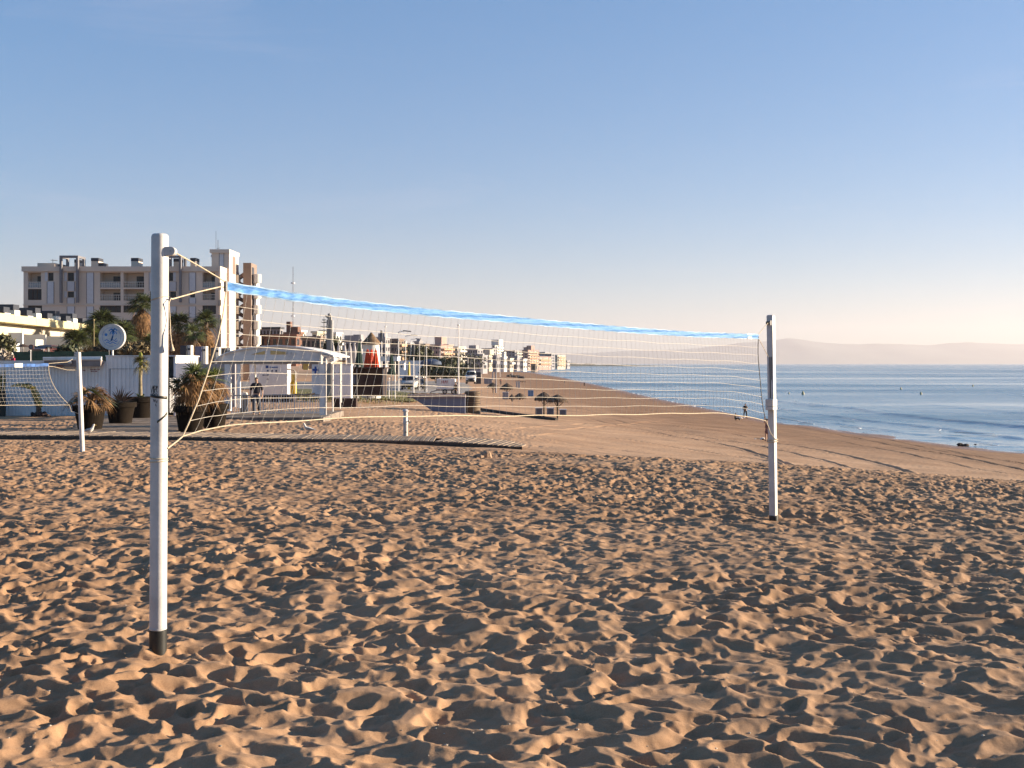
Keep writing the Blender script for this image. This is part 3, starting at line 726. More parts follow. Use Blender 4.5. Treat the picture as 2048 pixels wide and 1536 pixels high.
# 2: stiff brown fan
g, rt = put(241, 848, 62)
r, t = pot(g, rt, .86, 'brown planter with a stiff upright reddish brown fan of dry leaves'); dr = MB()
for k in range(30):
    a_ = R(-88 + 176 * k / 29 + random.uniform(-4, 4)); blade(dr, t, Vector((math.sin(a_), random.uniform(-.35, .35), math.cos(a_) + .1)), random.uniform(.62, .95), .075, .18, 3, Vector((0, 1, 0)))
dr.build('dry_fronds', M('red_brown_leaf', (.22, .10, .045), .7, .55, 6), r)
ga = MB()
for k in range(12):
    a_ = R(-85 + 120 * k / 11); blade(ga, t + Vector((0, .05, 0)), Vector((math.sin(a_), random.uniform(-.3, .3), math.cos(a_))), random.uniform(.5, .8), .07, .25, 3, Vector((0, 1, 0)))
ga.build('green_fronds', GREEN, r); m = MB(); m.tube([t - Vector((0, 0, .05)), t + Vector((0, 0, .12))], [.12, .07], 8); m.build('trunk', TRUNK, r, True)
# 3: tall stem with a rolled yellow-green leaf
g, rt = put(281, 837, 62)
r, t = pot(g, rt, .95, 'brown planter with a tall thin stem topped by a yellow green leaf'); s_ = F / g.y
m = MB(); m.tube([t, t + Vector((.0, 0, .9)), t + Vector((.02, 0, 1.5))], [.09, .07, .08], 10); m.build('trunk', M('pale_stem', (.26, .21, .13), .9, .3, 9), r, True)
dr = MB(); palm_crown(dr, dr, t + Vector((.02, 0, 1.62)), 16, 26, .24, .34, (-60, 60), (0, 60), 9)
dr.build('dry_fronds', M('mixed_dry_leaf', (.20, .17, .06), .8, .5, 5), r)
ga = MB(); ga.lathe([(.03, 1.45), (.08, 1.6), (.09, 1.8), (.08, 1.98), (.03, 2.05)], t + Vector((.03, -.08, 0)), 12, True, 1, .6, .06); ga.build('rolled_leaf', GREENY, r, True)
ga = MB()
for k in range(26): blade(ga, t, Vector((random.uniform(-1, 1), random.uniform(-1, 1), random.uniform(.2, 1.1))), random.uniform(.35, .8), .13, .5)
ga.build('green_fronds', GREEN, r)
# 4 and 5: planters right of the near pole
g, rt = put(381, 866, 66)
r, t = pot(g, rt, .92, 'brown planter with a tall shaggy fan palm just right of the near pole'); ga, dr = MB(), MB()
for (dx, h_, az) in ((-.12, .75, 2.6), (.12, 1.05, .9), (.3, .8, .3)):
    tp = t + Vector((dx, random.uniform(-.1, .1), h_))
    palm_crown(ga, dr, tp, 9, 30, .35, .55, (-60, 60), (5, 85), 13)
    mm = MB(); mm.tube([t + Vector((dx * .2, 0, 0)), t + Vector((dx * .7, 0, h_ * .5)), tp], [.10, .085, .08], 8); mm.build('trunk', DRYD, r, True)
fan(ga, t + Vector((-.1, 0, .6)), R(175), R(20), .6, .5, 15, 190, .1); fan(ga, t + Vector((-.1, 0, .7)), R(195), R(30), .5, .5, 15, 190, .1)
ga.build('green_fronds', GREEN, r); dr.build('dry_fronds', DRY, r)
g, rt = put(428, 856, 60)
r, t = pot(g, rt, .90, 'brown planter with a thick skirt of straw coloured dead fronds'); ga, dr = MB(), MB()
palm_crown(ga, dr, t + Vector((0, 0, .95)), 14, 46, .34, .56, (-80, 10), (0, 80), 12)
ga.build('green_fronds', M('pale_palm_green', (.14, .17, .035), .6, .5, 3), r); dr.build('dry_fronds', DRY, r)
m = MB(); m.tube([t, t + Vector((0, 0, .9))], [.14, .1], 8); m.build('trunk', DRYD, r, True)

# banana-like plant in front of the hut
def paddle(mb, a, d, L, w, droop, tatter=10, flip=1):
    d = d.normalized(); side = d.cross(Vector((0, -1, .2))).normalized() * flip
    for k in range(tatter):
        k0, k1 = k / tatter, (k + .82) / tatter
        def P(t, s_):
            ww = w * math.sin(math.pi * min(.98, t * .9 + .08)) ** .6
            return Vector(a) + d * L * t - Vector((0, 0, droop * L * t * t)) + side * ww * s_ + Vector((0, random.uniform(-.03, .03), -abs(s_) * ww * .35))
        for s_ in (-1, 1):
            mb.add([P(k0, 0), P(k1, 0), P(k1, s_), P(k0, s_ * .95)], [(0, 1, 2, 3)])
bp_ = gp(78, 832); r = empty('banana_plant', bp_, 'drooping ragged banana plant with a yellow leaf beside the white hut wall', 'plant')
m = MB(); m.tube([bp_, bp_ + Vector((-.05, 0, .6)), bp_ + Vector((-.3, 0, 1.2)), bp_ + Vector((-.55, 0, 1.5))], [.13, .10, .07, .05], 8); m.build('stem', TRUNK, r, True)
yl = MB(); gl = MB(); q = bp_ + Vector((-.3, -.05, 1.3))
paddle(gl, q, Vector((-.3, -.1, .5)), .9, .16, .7); paddle(yl, q, Vector((-.9, -.1, .6)), 1.2, .12, .45, 12); paddle(yl, q + Vector((0, -.02, .1)), Vector((.35, -.1, -.5)), .95, .17, .25, 9); paddle(gl, q, Vector((.2, .1, -.6)), 1.1, .14, .15)
paddle(gl, q, Vector((-.1, .1, 1)), .45, .2, .8)
yl.build('yellow_leaf', M('yellow_leaf', (.34, .26, .06), .6, .5, 6, trans=.2), r); gl.build('green_leaf', GREEN, r)
m = MB()
for k in range(26): m.ball(bp_ + Vector((random.uniform(-.35, .5), random.uniform(-.2, .2), random.uniform(-.02, .14))), random.uniform(.06, .13), 6, 4, jit=.5)
m.build('mulch', DKBR, r)

# ---- white hut of corrugated sheet
DH = 53.0
HB = gz(X_(180, DH), DH)
hut = empty('beach_hut', (X_(180, DH), DH, HB), 'long white corrugated hut behind the planters, with a folded brown awning', 'hut')
def ribbed(mb, x0, x1, y, z0, z1, pitch=.16, dep=.03):
    x = x0
    mb.box(x0, x1, y, y + .06, z0, z1)
    while x < x1 - pitch * .5:
        mb.box(x + pitch * .2, min(x1, x + pitch * .7), y - dep, y + .002, z0 + .01, z1 - .01); x += pitch
hx0, hx1, hx2 = X_(11, DH), X_(211, DH), X_(350, DH)
zt1, zt2 = Z_(726, DH), Z_(713, DH)
m = MB(); ribbed(m, hx0, hx1, DH, HB - .25, zt1); m.box(hx0, hx0 + .06, DH, DH + 4, HB - .25, zt1); m.box(hx0, hx1, DH + 3.9, DH + 4, HB - .25, zt1)
m.build('front_wall', CORR, hut)
m = MB(); ribbed(m, hx1, X_(333, DH), DH + .05, HB - .25, zt2, .2); m.box(hx2 - .1, hx2, DH + .1, DH + 4, HB - .25, zt2); m.box(hx1, hx2, DH + 3.9, DH + 4, HB - .25, zt2)
m.build('side_wall', CORR, hut)
m = MB(); m.box(hx0 - .05, hx1, DH - .02, DH + 4, zt1, zt1 + .08); m.box(hx1, hx2 + .05, DH - .02, DH + 4, zt2 + .002, zt2 + .06); m.build('roof', MWd, hut)
m = MB(); ax0, ax1 = X_(97, DH), X_(209, DH)
m.prism([(0, 0), (1, 0), (1, 1), (0, 1)], 0, 1); m.v = []; m.f = []
m.add([(ax0, DH - .5, Z_(733, DH)), (ax1, DH - .5, Z_(733, DH)), (ax1, DH - .04, Z_(727, DH)), (ax0, DH - .04, Z_(727, DH)), (ax0, DH - .5, Z_(720, DH)), (ax1, DH - .5, Z_(720, DH)), (ax1, DH - .04, Z_(720, DH)), (ax0, DH - .04, Z_(720, DH))], [(0, 3, 2, 1), (4, 5, 6, 7), (0, 1, 5, 4), (1, 2, 6, 5), (3, 0, 4, 7)])
aw = m.build('awning', M('taupe_canvas', (.25, .205, .19), .85, .15, 2), hut)
m = MB(); m.tube([(ax0 - .03, DH - .5, Z_(719, DH)), (ax1 + .04, DH - .5, Z_(718, DH))], .07, 10); m.tube([(ax0 - .03, DH - .55, Z_(716, DH)), (ax1 + .04, DH - .45, Z_(714.6, DH))], .04, 8); m.build('awning_roller', MWd, aw, True)
m = MB(); m.ball((X_(150, DH), DH - .62, Z_(724.5, DH)), .1, 12, 8); m.tube([(X_(150, DH), DH - .62, Z_(720, DH)), (X_(150, DH), DH - .5, Z_(720, DH))], .02, 6); m.build('globe_lamp', MW, hut, True)
m = MB(); m.box(X_(122, DH), X_(136, DH), DH - .56, DH - .52, Z_(733.5, DH), Z_(730, DH)); m.build('name_plate', M('red_brown_plate', (.16, .05, .03), .6), hut)
m = MB(); m.box(X_(219, DH), X_(220, DH), DH + .0, DH + .055, HB, Z_(738, DH)); m.box(X_(219, DH), X_(300, DH), DH + .0, DH + .05, Z_(738, DH), Z_(737.3, DH)); m.build('door_trim', M('grey_trim', (.22, .23, .26), .6), hut)
MRED = M('red_paint', (.35, .05, .04), .6)
m = MB()
for (x, y, w_) in ((166, 741, 5), (181, 739, 3), (185, 739, 2), (188, 739, 4), (193.5, 739, 2), (197, 739, 3), (182, 742.5, 4), (187, 742.5, 2), (190, 742.5, 5)): m.box(X_(x, DH), X_(x + w_, DH), DH - .036, DH - .031, Z_(y + 1, DH), Z_(y - .8, DH))
m.build('lettering', M('faded_red', (.28, .12, .13), .7), hut)
# picket gate at the right end of the hut, lit by the sun
m = MB(); gx = X_(336, 49)
r = empty('picket_gate', (X_(343, 49), 49.5, gz(-15, 49)), 'cream picket gate between the near pole and the shaggy planter', 'gate')
for k in range(9):
    x = X_(336 + k * 1.75, 49); m.obox((x, 49.3 + k * .12, Z_(791, 49)), .05, .04, 1.55, R(40))
m.build('pickets', MWd, r)
m = MB(); m.obox((X_(343, 49), 49.9, Z_(776, 49)), .6, .03, .06, R(60)); m.obox((X_(343, 49), 49.9, Z_(812, 49)), .6, .03, .06, R(60)); islands(m, 'rail', MWd, r)
# blue crate
p = gp(109, 829); m = MB(); s_ = F / p.y
for (a_, b_, c_, d_) in ((-.14, .14, -.14, -.12), (-.14, .14, .12, .14), (-.14, -.12, -.12, .12), (.12, .14, -.12, .12)): m.box(p.x + a_, p.x + b_, p.y + c_, p.y + d_, p.z, p.z + .30)
m.box(p.x - .14, p.x + .14, p.y - .14, p.y + .14, p.z, p.z + .02); m.box(p.x - .16, p.x + .16, p.y - .16, p.y - .14, p.z + .27, p.z + .30)
tag(m.build('crate', M('blue_plastic', (.14, .22, .42), .5), origin=p), 'small blue plastic crate at the foot of the white hut wall', 'crate')
# dark screen left of the hut and hedge over it
p = gp(0, 834); r = empty('storage_screen', p, 'black storage screen at the left edge, beside the white hut', 'screen')
m = MB(); ribbed(m, X_(-60, 52), X_(10, 52), 52.0, p.z - .1, Z_(784, 52), .25, .02); m.build('panel', MBK, r); m = MB(); m.box(X_(-60, 52), X_(10, 52), 51.95, 52.1, Z_(784, 52), Z_(783, 52)); m.build('top_rail', DKBR, r)
def leafmass(mb, c, rx, ry, rz, n, sz, up=0):
    for _ in range(n):
        while True:
            q = Vector((random.uniform(-1, 1), random.uniform(-1, 1), random.uniform(-1, 1)))
            if q.length < 1 and q.length > .25: break
        p = Vector(c) + Vector((q.x * rx, q.y * ry, q.z * rz)); d = Vector((random.gauss(0, 1), random.gauss(0, 1), random.gauss(up, 1))).normalized()
        s_ = d.cross(Vector((random.gauss(0, 1), random.gauss(0, 1), random.gauss(0, 1)))).normalized() * sz * .35
        L = sz * random.uniform(.6, 1.3); mb.add([p - s_, p + s_, p + d * L], [(0, 1, 2)])
r = empty('bamboo_clump', gp(2, 830), 'yellow green clump of canes behind the black screen at the left edge', 'plant'); m = MB()
for k in range(130):
    x = X_(random.uniform(-60, 11), 54); blade(m, Vector((x, 54 + random.uniform(-.4, .4), EYE - 2.4)), Vector((random.uniform(-.12, .12), 0, 1)), random.uniform(1.7, 2.35), .09, .02, 3, Vector((0, 1, 0)))
m.build('foliage', M('cane_leaf', (.20, .19, .05), .7, .6, 2), r)
m = MB()
for k in range(12): x = X_(-50 + k * 5, 54.6); m.tube([(x, 54.6, EYE - 2.5), (x + random.uniform(-.1, .1), 54.6, EYE - .6)], .02, 5)
m.build('cane', DRYD, r)

# ---- round sign with the palm logo
DS = 55.2
c = wp(224.5, 674, DS); sr = 26.2 / F * DS
sg = empty('round_sign', (c.x, DS, gz(c.x, DS)), 'round white sign with a blue palm and wave logo on a thin post', 'sign')
m = MB(); m.tube([(c.x, DS + .05, gz(c.x, DS)), (c.x, DS + .05, c.z)], .045, 10); m.build('post', MWd, sg, True)
m = MB(); m.tube([c + Vector((0, -.06, 0)), c + Vector((0, .12, 0))], sr, 56); sb = m.build('disc', MW, sg, True)
m = MB(); 
for k in range(57):
    a_ = 2 * math.pi * k / 56
ringp = [c + Vector((math.cos(2 * math.pi * k / 56) * (sr - .02), -.062, math.sin(2 * math.pi * k / 56) * (sr - .02))) for k in range(57)]
m.tube(ringp, .022, 6); m.build('rim', MW, sb, True)
MBL = M('logo_blue', (.03, .16, .42), .5, .1)
m = MB(); k_ = sr / 26.2
def lp(x, y): return c + Vector(((x - 224.5) * k_, -.068, (674 - y) * k_))
def flat(mb, pts, off=0.0):
    b = len(mb.v)
    for x, y in pts: mb.v.append(lp(x, y) + Vector((0, -off, 0)))
    for x, y in pts: mb.v.append(lp(x, y) + Vector((0, .006, 0)))
    n = len(pts); mb.f.append(tuple(b + i for i in range(n))); mb.f.append(tuple(b + n + i for i in reversed(range(n))))
    for i in range(n): j = (i + 1) % n; mb.f.append((b + i, b + n + i, b + n + j, b + j))
def stroke(mb, pts, w_):
    for (x0, y0), (x1, y1) in zip(pts[:-1], pts[1:]):
        dx, dy = x1 - x0, y1 - y0; L = math.hypot(dx, dy) + 1e-6; nx, ny = -dy / L * w_ / 2, dx / L * w_ / 2
        flat(mb, [(x0 + nx, y0 + ny), (x1 + nx, y1 + ny), (x1 - nx, y1 - ny), (x0 - nx, y0 - ny)])
stroke(m, [(224 + 18.6 * math.cos(2 * math.pi * k / 48), 674 + 18.6 * math.sin(2 * math.pi * k / 48)) for k in range(49)], .55)
m.build('logo_ring', MBL, sb)
m = MB(); flat(m, [(213 + 2.9 * math.cos(2 * math.pi * k / 16), 669.5 + 2.9 * math.sin(2 * math.pi * k / 16)) for k in range(16)]); m.build('logo_sun', MBL, sb)
m = MB()
tr_ = [(227.6, 662), (227.4, 667), (226.6, 672), (225, 677), (223, 681)]; stroke(m, tr_, 1.9); stroke(m, tr_[2:], 2.7)
for pts in ([(227.5, 661.5), (224, 659.2), (221, 659.5), (218.5, 662)], [(227.5, 661.5), (225, 658), (222.5, 657.6)], [(227.5, 661.5), (223.5, 663), (221.5, 666), (221, 669)], [(227.5, 661.5), (230, 658.6), (233, 659), (235, 662)],
            [(227.5, 661.5), (229, 657.6), (231.5, 656.9)], [(227.5, 661.5), (230.5, 663), (233.5, 665.5), (234, 668.5)], [(227.5, 661.5), (226, 664), (225, 668)], [(227.5, 661.5), (229, 665), (230, 668)]):
    stroke(m, pts, 1.7)
m.build('logo_palm', MBL, sb)
m = MB()
stroke(m, [(210 + t, 681.2 - 1.6 * math.sin((t - 1) / 6.2 * math.pi)) for t in range(0, 27)], 1.5)
stroke(m, [(213.5 + t, 685.6 - 1.4 * math.sin(t / 5.2 * math.pi)) for t in range(0, 21)], 1.5)
stroke(m, [(231, 680), (233.3, 677.5), (233.8, 675.8)], 1.2)
m.build('logo_waves', MBL, sb)

# ---- open shelter with the low gable roof
DZ = 52.0
sh = empty('beach_shelter', (X_(560, DZ), DZ, gz(X_(560, DZ), DZ)), 'open white beach shelter with a low curved gable roof and a blue cross panel', 'shelter')
B0 = EYE - 2.47
m = MB()
top = [(430, 723), (440, 714), (455, 706.5), (475, 702), (500, 698), (525, 694.5), (560, 692.8), (590, 695), (618, 700), (640, 705), (655, 709), (668, 714)]
for i in range(len(top) - 1):
    (x0, y0), (x1, y1) = top[i], top[i + 1]; yb = 723
    if i == 0: yb = 723
    a = [(X_(x0, DZ), Z_(yb, DZ)), (X_(x1, DZ), Z_(yb, DZ)), (X_(x1, DZ), Z_(y1, DZ)), (X_(x0, DZ), Z_(y0, DZ))]
    if i == 0: a = a[:3]
    m.prism(a, DZ, DZ + .12)
m.build('fascia', MWd, sh)
m = MB()
for i in range(len(top) - 1):
    (x0, y0), (x1, y1) = top[i], top[i + 1]
    m.add([(X_(x0, DZ), DZ - .12, Z_(y0, DZ) + .005), (X_(x1, DZ), DZ - .12, Z_(y1, DZ) + .005), (X_(x1, DZ), DZ + 5, Z_(y1, DZ) + .005), (X_(x0, DZ), DZ + 5, Z_(y0, DZ) + .005),
           (X_(x0, DZ), DZ - .12, Z_(y0, DZ) + .07), (X_(x1, DZ), DZ - .12, Z_(y1, DZ) + .07), (X_(x1, DZ), DZ + 5, Z_(y1, DZ) + .07), (X_(x0, DZ), DZ + 5, Z_(y0, DZ) + .07)], [(0, 3, 2, 1), (4, 5, 6, 7), (0, 1, 5, 4), (1, 2, 6, 5), (2, 3, 7, 6), (3, 0, 4, 7)])
m.build('roof', MWd, sh)
m = MB(); m.box(X_(434, DZ), X_(662, DZ), DZ - .02, DZ + .16, Z_(728, DZ), Z_(723.2, DZ)); m.box(X_(434, DZ), X_(662, DZ), DZ + 4.6, DZ + 4.8, Z_(728, DZ), Z_(720, DZ)); m.box(X_(650, DZ), X_(655, DZ), DZ + .16, DZ + 4.6, Z_(728, DZ), Z_(723.2, DZ)); m.build('beam', M('tan_beam', (.28, .22, .17), .8), sh)
TAN = M('ochre_board', (.62, .43, .18), .8, .15, 2)
m = MB()
for tri in ([(502, 709), (530, 701.5), (530, 709)], [(541, 701), (572, 703.5), (572, 709), (541, 709)]):
    pts = [(X_(x, DZ), Z_(y, DZ)) for x, y in tri]
    m.prism(pts, DZ - .018, DZ + .01)
m.build('gable_board', TAN, sh)
m = MB()
for x in (573, 581.5, 589.5): m.box(X_(x, DZ), X_(x + 2.6, DZ), DZ - .05, DZ + .0, Z_(708.5, DZ), Z_(703 + (x - 573) * .12, DZ))
islands(m, 'vent', MW, sh)
def col_(x0, x1, y0, y1, dd, name='column', mt=MWd, dep=.2):
    mm = MB(); mm.box(X_(x0, DZ), X_(x1, DZ), DZ + dd, DZ + dd + dep, Z_(y1, DZ), Z_(y0, DZ)); return mm.build(name, mt, sh, bevel=.012)
col_(449, 461, 728, 822, .0); col_(474, 480.5, 728, 816, .0, dep=.14); col_(640, 652, 724, 832, -.18, dep=.3)
col_(655.5, 658, 728, 826, 1.2, dep=.1); col_(661.5, 664, 728, 822, 2.6, dep=.1); col_(466, 469, 728, 812, 4.3, dep=.1); col_(652, 655, 728, 812, 4.3, dep=.1)
m = MB(); m.box(X_(651, DZ), X_(653.5, DZ), DZ - .2, DZ - .05, Z_(831, DZ), Z_(716, DZ)); m.build('pillar_edge', MW, sh)
m = MB()
m.add([(X_(644, DZ), DZ - .3, Z_(709, DZ)), (X_(662, DZ), DZ - .1, Z_(712, DZ)), (X_(673, DZ), DZ + .6, Z_(718, DZ)), (X_(662, DZ), DZ + .1, Z_(728, DZ)), (X_(644, DZ), DZ - .3, Z_(728, DZ)),
       (X_(644, DZ), DZ + .3, Z_(709, DZ)), (X_(662, DZ), DZ + .6, Z_(712, DZ)), (X_(673, DZ), DZ + 1.2, Z_(718, DZ)), (X_(662, DZ), DZ + .8, Z_(728, DZ)), (X_(644, DZ), DZ + .3, Z_(728, DZ))],
      [(4, 3, 2, 1, 0), (5, 6, 7, 8, 9), (0, 1, 6, 5), (1, 2, 7, 6), (2, 3, 8, 7), (3, 4, 9, 8)])
m.build('eave_bracket', MW, sh)
# panel with the blue cross
m = MB(); m.box(X_(623.5, DZ), X_(640, DZ), DZ + .02, DZ + .08, Z_(793, DZ), Z_(728.5, DZ)); pn = m.build('cross_panel', CORR, sh)
m = MB(); m.box(X_(629, DZ), X_(632.6, DZ), DZ - .0, DZ + .018, Z_(747, DZ), Z_(733, DZ)); m.box(X_(624.8, DZ), X_(628.99, DZ), DZ, DZ + .018, Z_(742.2, DZ), Z_(737.6, DZ)); m.box(X_(632.61, DZ), X_(636.6, DZ), DZ, DZ + .018, Z_(742.2, DZ), Z_(737.6, DZ)); m.build('blue_cross', M('cross_blue', (.02, .07, .30), .5), pn)
m = MB(); m.box(X_(594, DZ), X_(605, DZ), DZ + 1.5, DZ + 1.55, Z_(740, DZ), Z_(727.6, DZ)); m.build('hanging_plate', M('cream_plate', (.62, .54, .24), .6), sh)
m = MB(); m.box(X_(440, DZ), X_(655, DZ), DZ - .35, DZ + 5, B0 - .25, Z_(830.5, DZ) ); m.build('platform', M('platform_boards', (.21, .17, .14), .85, .3, 3), sh)
# railing
rl = empty('railing', (X_(560, DZ), DZ - .3, B0), 'pale metal railing with thin upright bars along the shelter platform', 'railing')
m = MB(); m.tube([wp(462, 791, DZ - .25), wp(640, 789, DZ - .25)], .03, 8); m.build('handrail', M('steel_rail', (.35, .34, .33), .5, metal=.3), rl, True)
m = MB(); m.tube([wp(462, 826, DZ - .25), wp(640, 826, DZ - .25)], .02, 8); m.build('bottom_rail', MWd, rl, True)
for k in range(34):
    x = 464 + k * 5.2; m = MB(); m.tube([wp(x, 790, DZ - .25), wp(x, 826, DZ - .25)], .014 if k % 6 else .025, 6); m.build('baluster', MWd, rl, True)
m = MB(); m.tube([wp(590, 789, DZ - .25), wp(610, 790, DZ - .4), wp(630, 787, DZ - .25)], .04, 8); m.build('bench_plank', WOOD, rl, True)

# cabins behind the shelter
def cabin(x0, x1, y0, y1, D, dep, label, base=None, basey=None, name='cabin', cat='cabin'):
    r = empty(name, (X_((x0 + x1) / 2, D), D, gz(X_((x0 + x1) / 2, D), D)), label, cat)
    m = MB(); ribbed(m, X_(x0, D), X_(x1, D), D, Z_(y1, D), Z_(y0, D), .3, .015); m.box(X_(x0, D), X_(x1, D), D + .06, D + dep, Z_(y1, D), Z_(y0, D)); w_ = m.build('wall', CORR, r)
    m = MB(); m.box(X_(x0, D) - .04, X_(x1, D) + .04, D - .05, D + dep + .04, Z_(y0, D) + .002, Z_(y0, D) + .07); m.build('roof', MWd, r)
    if basey: m = MB(); m.box(X_(x0, D) + .05, X_(x1, D) + .3, D + .05, D + dep, Z_(basey, D) - .1, Z_(y1, D) - .002); m.build('plinth', DKBR, r)
    return r, w_
r, w_ = cabin(499, 575, 728.5, 790, 60, .9, 'white cabin with small blue signs behind the walking man', basey=800)
m = MB(); DD = 60
def mark(mb, x0, x1, y0, y1): mb.box(X_(x0, DD), X_(x1, DD), DD - .03, DD - .017, Z_(y1, DD), Z_(y0, DD))
mark(m, 531.5, 537, 731, 736.5)
m.build('blue_logo', M('sign_navy', (.03, .07, .22), .5), w_)
m = MB()
x = 539.5
for wd in (1.6, 1.2, 1.0, 1.3, .6, 1.5, 1.1, 1.3, 1.4, 1.0): mark(m, x, x + wd, 733.2, 736); x += wd + .5
m.build('lettering', M('letter_blue', (.08, .2, .45), .5), w_)
m = MB()
for (x0, y0, w2, h2) in ((534, 739.5, 3.4, 3.6), (543, 740, 3, 3.4), (551, 740, 3.2, 3.4), (525, 749, 4, 2.2), (534, 749, 4, 2.2), (529, 750, 5, .7), (534, 757, 3, 3)): mark(m, x0, x0 + w2, y0, y0 + h2)
islands(m, 'pictogram', M('pictogram_blue', (.05, .08, .16), .5), w_)
r, w_ = cabin(664, 702, 731, 796.5, 66, .7, 'plain white ribbed cabin on a dark base, right of the shelter pillar', basey=812)
DD = 66; m = MB()
for x0 in (668, 677): mark(m, x0, x0 + 3.6, 745.5, 746.6)
islands(m, 'air_vent', GLASS, w_)
# yellow board in a white frame
DD = 57; r = empty('yellow_locker', (X_(583, DD), DD, gz(X_(583, DD), DD)), 'tall yellow locker with a rounded top standing under the shelter roof', 'locker')
YEL = M('yellow_plastic', (.62, .40, .035), .45, .1)
m = MB(); m.lathe([(.13, Z_(790, DD)), (.17, Z_(787, DD)), (.17, Z_(766, DD)), (.14, Z_(763, DD))], (X_(586, DD), DD + .1, 0), 16, True); m.build('bin', YEL, r, True)
m = MB(); m.box(X_(581, DD), X_(589, DD), DD + .25, DD + .45, Z_(785, DD), Z_(746, DD)); m.build('body', M('pale_yellow', (.66, .52, .16), .5), r, bevel=.03)
m = MB(); m.tube([wp(590.5, 788, DD), wp(591, 744, DD), wp(588, 740.5, DD), wp(575, 738.5, DD)], .035, 8); m.build('frame', MW, r, True)
# grey litter bins & odd things by the left columns
for x0, lb in ((463, 'grey litter bin between the two left shelter columns'),):
    g = Vector((X_(488, 54), 54, B0 - .1)); r = empty('litter_bin', g, 'grey brown litter bin left of the walking man under the shelter', 'litter bin')
    m = MB(); m.lathe([(.17, 0), (.2, .1), (.21, .95), (.19, 1.0)], g, 18); m.build('drum', M('bin_brown', (.16, .13, .11), .6), r, True); m = MB(); m.lathe([(.2, 1.02), (.16, 1.14), (.03, 1.18)], g, 18); m.build('lid', MWd, r, True)

# ---- foot shower
g = gp(811, 881); s_ = F / g.y
r = empty('foot_shower', g, 'short white foot shower post standing beside the boardwalk', 'shower post')
m = MB(); m.lathe([(.075, 0), (.075, .52), (.085, .54), (.085, .62), (.075, .64), (.072, .96)], g, 20); m.build('post', MW, r, True)
m = MB(); m.lathe([(.10, .955), (.105, .985), (.075, 1.03), (.02, 1.05)], g, 20); m.build('cap', MW, r, True)
m = MB(); m.lathe([(.15, -.03), (.15, .02), (.10, .04)], g, 20); m.build('base_plate', MWd, r, True)
m = MB(); m.tube([g + Vector((0, -.05, .62)), g + Vector((.10, -.08, .63)), g + Vector((.18, -.09, .60))], .018, 8); m.ball(g + Vector((.12, -.1, .66)), .035, 8, 6); m.build('tap', M('tap_metal', (.5, .45, .35), .35, metal=.6), r, True)
m = MB(); m.tube([g + Vector((0, -.05, .28)), g + Vector((.02, -.1, .28))], .03, 8); m.build('push_button', MDC, r, True)

# ---- gulls
def gull(px, py, face, label, h=.40):
    g = gp(px, py); g.z += .11; r = empty('seagull', g, label, 'gull', 'gulls on the boardwalk'); f = face
    WB = M('gull_white', (.62, .58, .54), .7)
    m = MB(); prof = [(-.20, .012, .17), (-.13, .035, .18), (-.05, .062, .19), (.04, .066, .20), (.10, .05, .24), (.13, .034, .29), (.145, .030, .33), (.165, .034, .36), (.185, .024, .37), (.20, .008, .37)]
    pts = [g + Vector((f * x * .9, 0, z * h / .40)) for x, rr, z in prof]; m.tube(pts, [p_[1] for p_ in prof], 12); m.build('body', WB, r, True)
    m = MB(); m.tube([g + Vector((f * .175, 0, .366 * h / .4)), g + Vector((f * .235, 0, .352 * h / .4))], [.012, .003], 6); m.build('beak', YEL, r, True)
    for s_ in (-1, 1):
        m = MB(); m.tube([g + Vector((f * .08, s_ * .05, .24)), g + Vector((f * -.05, s_ * .066, .205)), g + Vector((f * -.24, s_ * .02, .165))], [.02, .034, .006], 8); m.build('wing', M('gull_grey', (.36, .36, .37), .7), r, True)
        m = MB(); m.tube([g + Vector((f * .02, s_ * .025, .17)), g + Vector((f * .0, s_ * .025, .08)), g + Vector((f * .01, s_ * .025, 0)), g + Vector((f * .05, s_ * .025, 0))], .004, 5); m.build('leg', DRYD, r, True)
gull(617, 876, -1, 'white seagull on the boardwalk between the net bottom and the shelter')
gull(178, 881, 1, 'white seagull right beside the foot of the leaning distant pole')

# ---- lumps of sand and rock on the trodden sand
ROCK = M('sand_lump', (.34, .22, .14), .95, .3, 5, .5, 30)
def lump(px, py, r, label, seed):
    g = gp(px, py); random.seed(seed); m = MB()
    for k in range(5):
        m.ball(g + Vector((random.uniform(-r, r) * .7, random.uniform(-r, r) * .4, random.uniform(-.2, .25) * r)), r * random.uniform(.3, .6), 9, 6, 1.2, .9, random.uniform(.6, .9), .35)
    tag(m.build('sand_clod', ROCK, origin=g), label, 'clod', 'clods near the boardwalk end')
lump(962, 915, .22, 'largest hard clod of sand, below the end of the boardwalk', 3); lump(938, 913, .10, 'small clod of sand just left of the largest clod', 5); lump(1002, 914, .09, 'small clod of sand right of the largest clod', 8)
g = gp(952, 886); m = MB(); random.seed(4)
for k in range(10): m.ball(g + Vector((random.uniform(-.35, .35), random.uniform(-.25, .25), .1 + random.uniform(-.02, .04))), random.uniform(.03, .08), 7, 5, 1.3, 1, .6, .4)
tag(m.build('seaweed_heap', M('grey_weed', (.10, .09, .085), .9), origin=g), 'small grey heap of seaweed lying at the boardwalk end', 'seaweed')
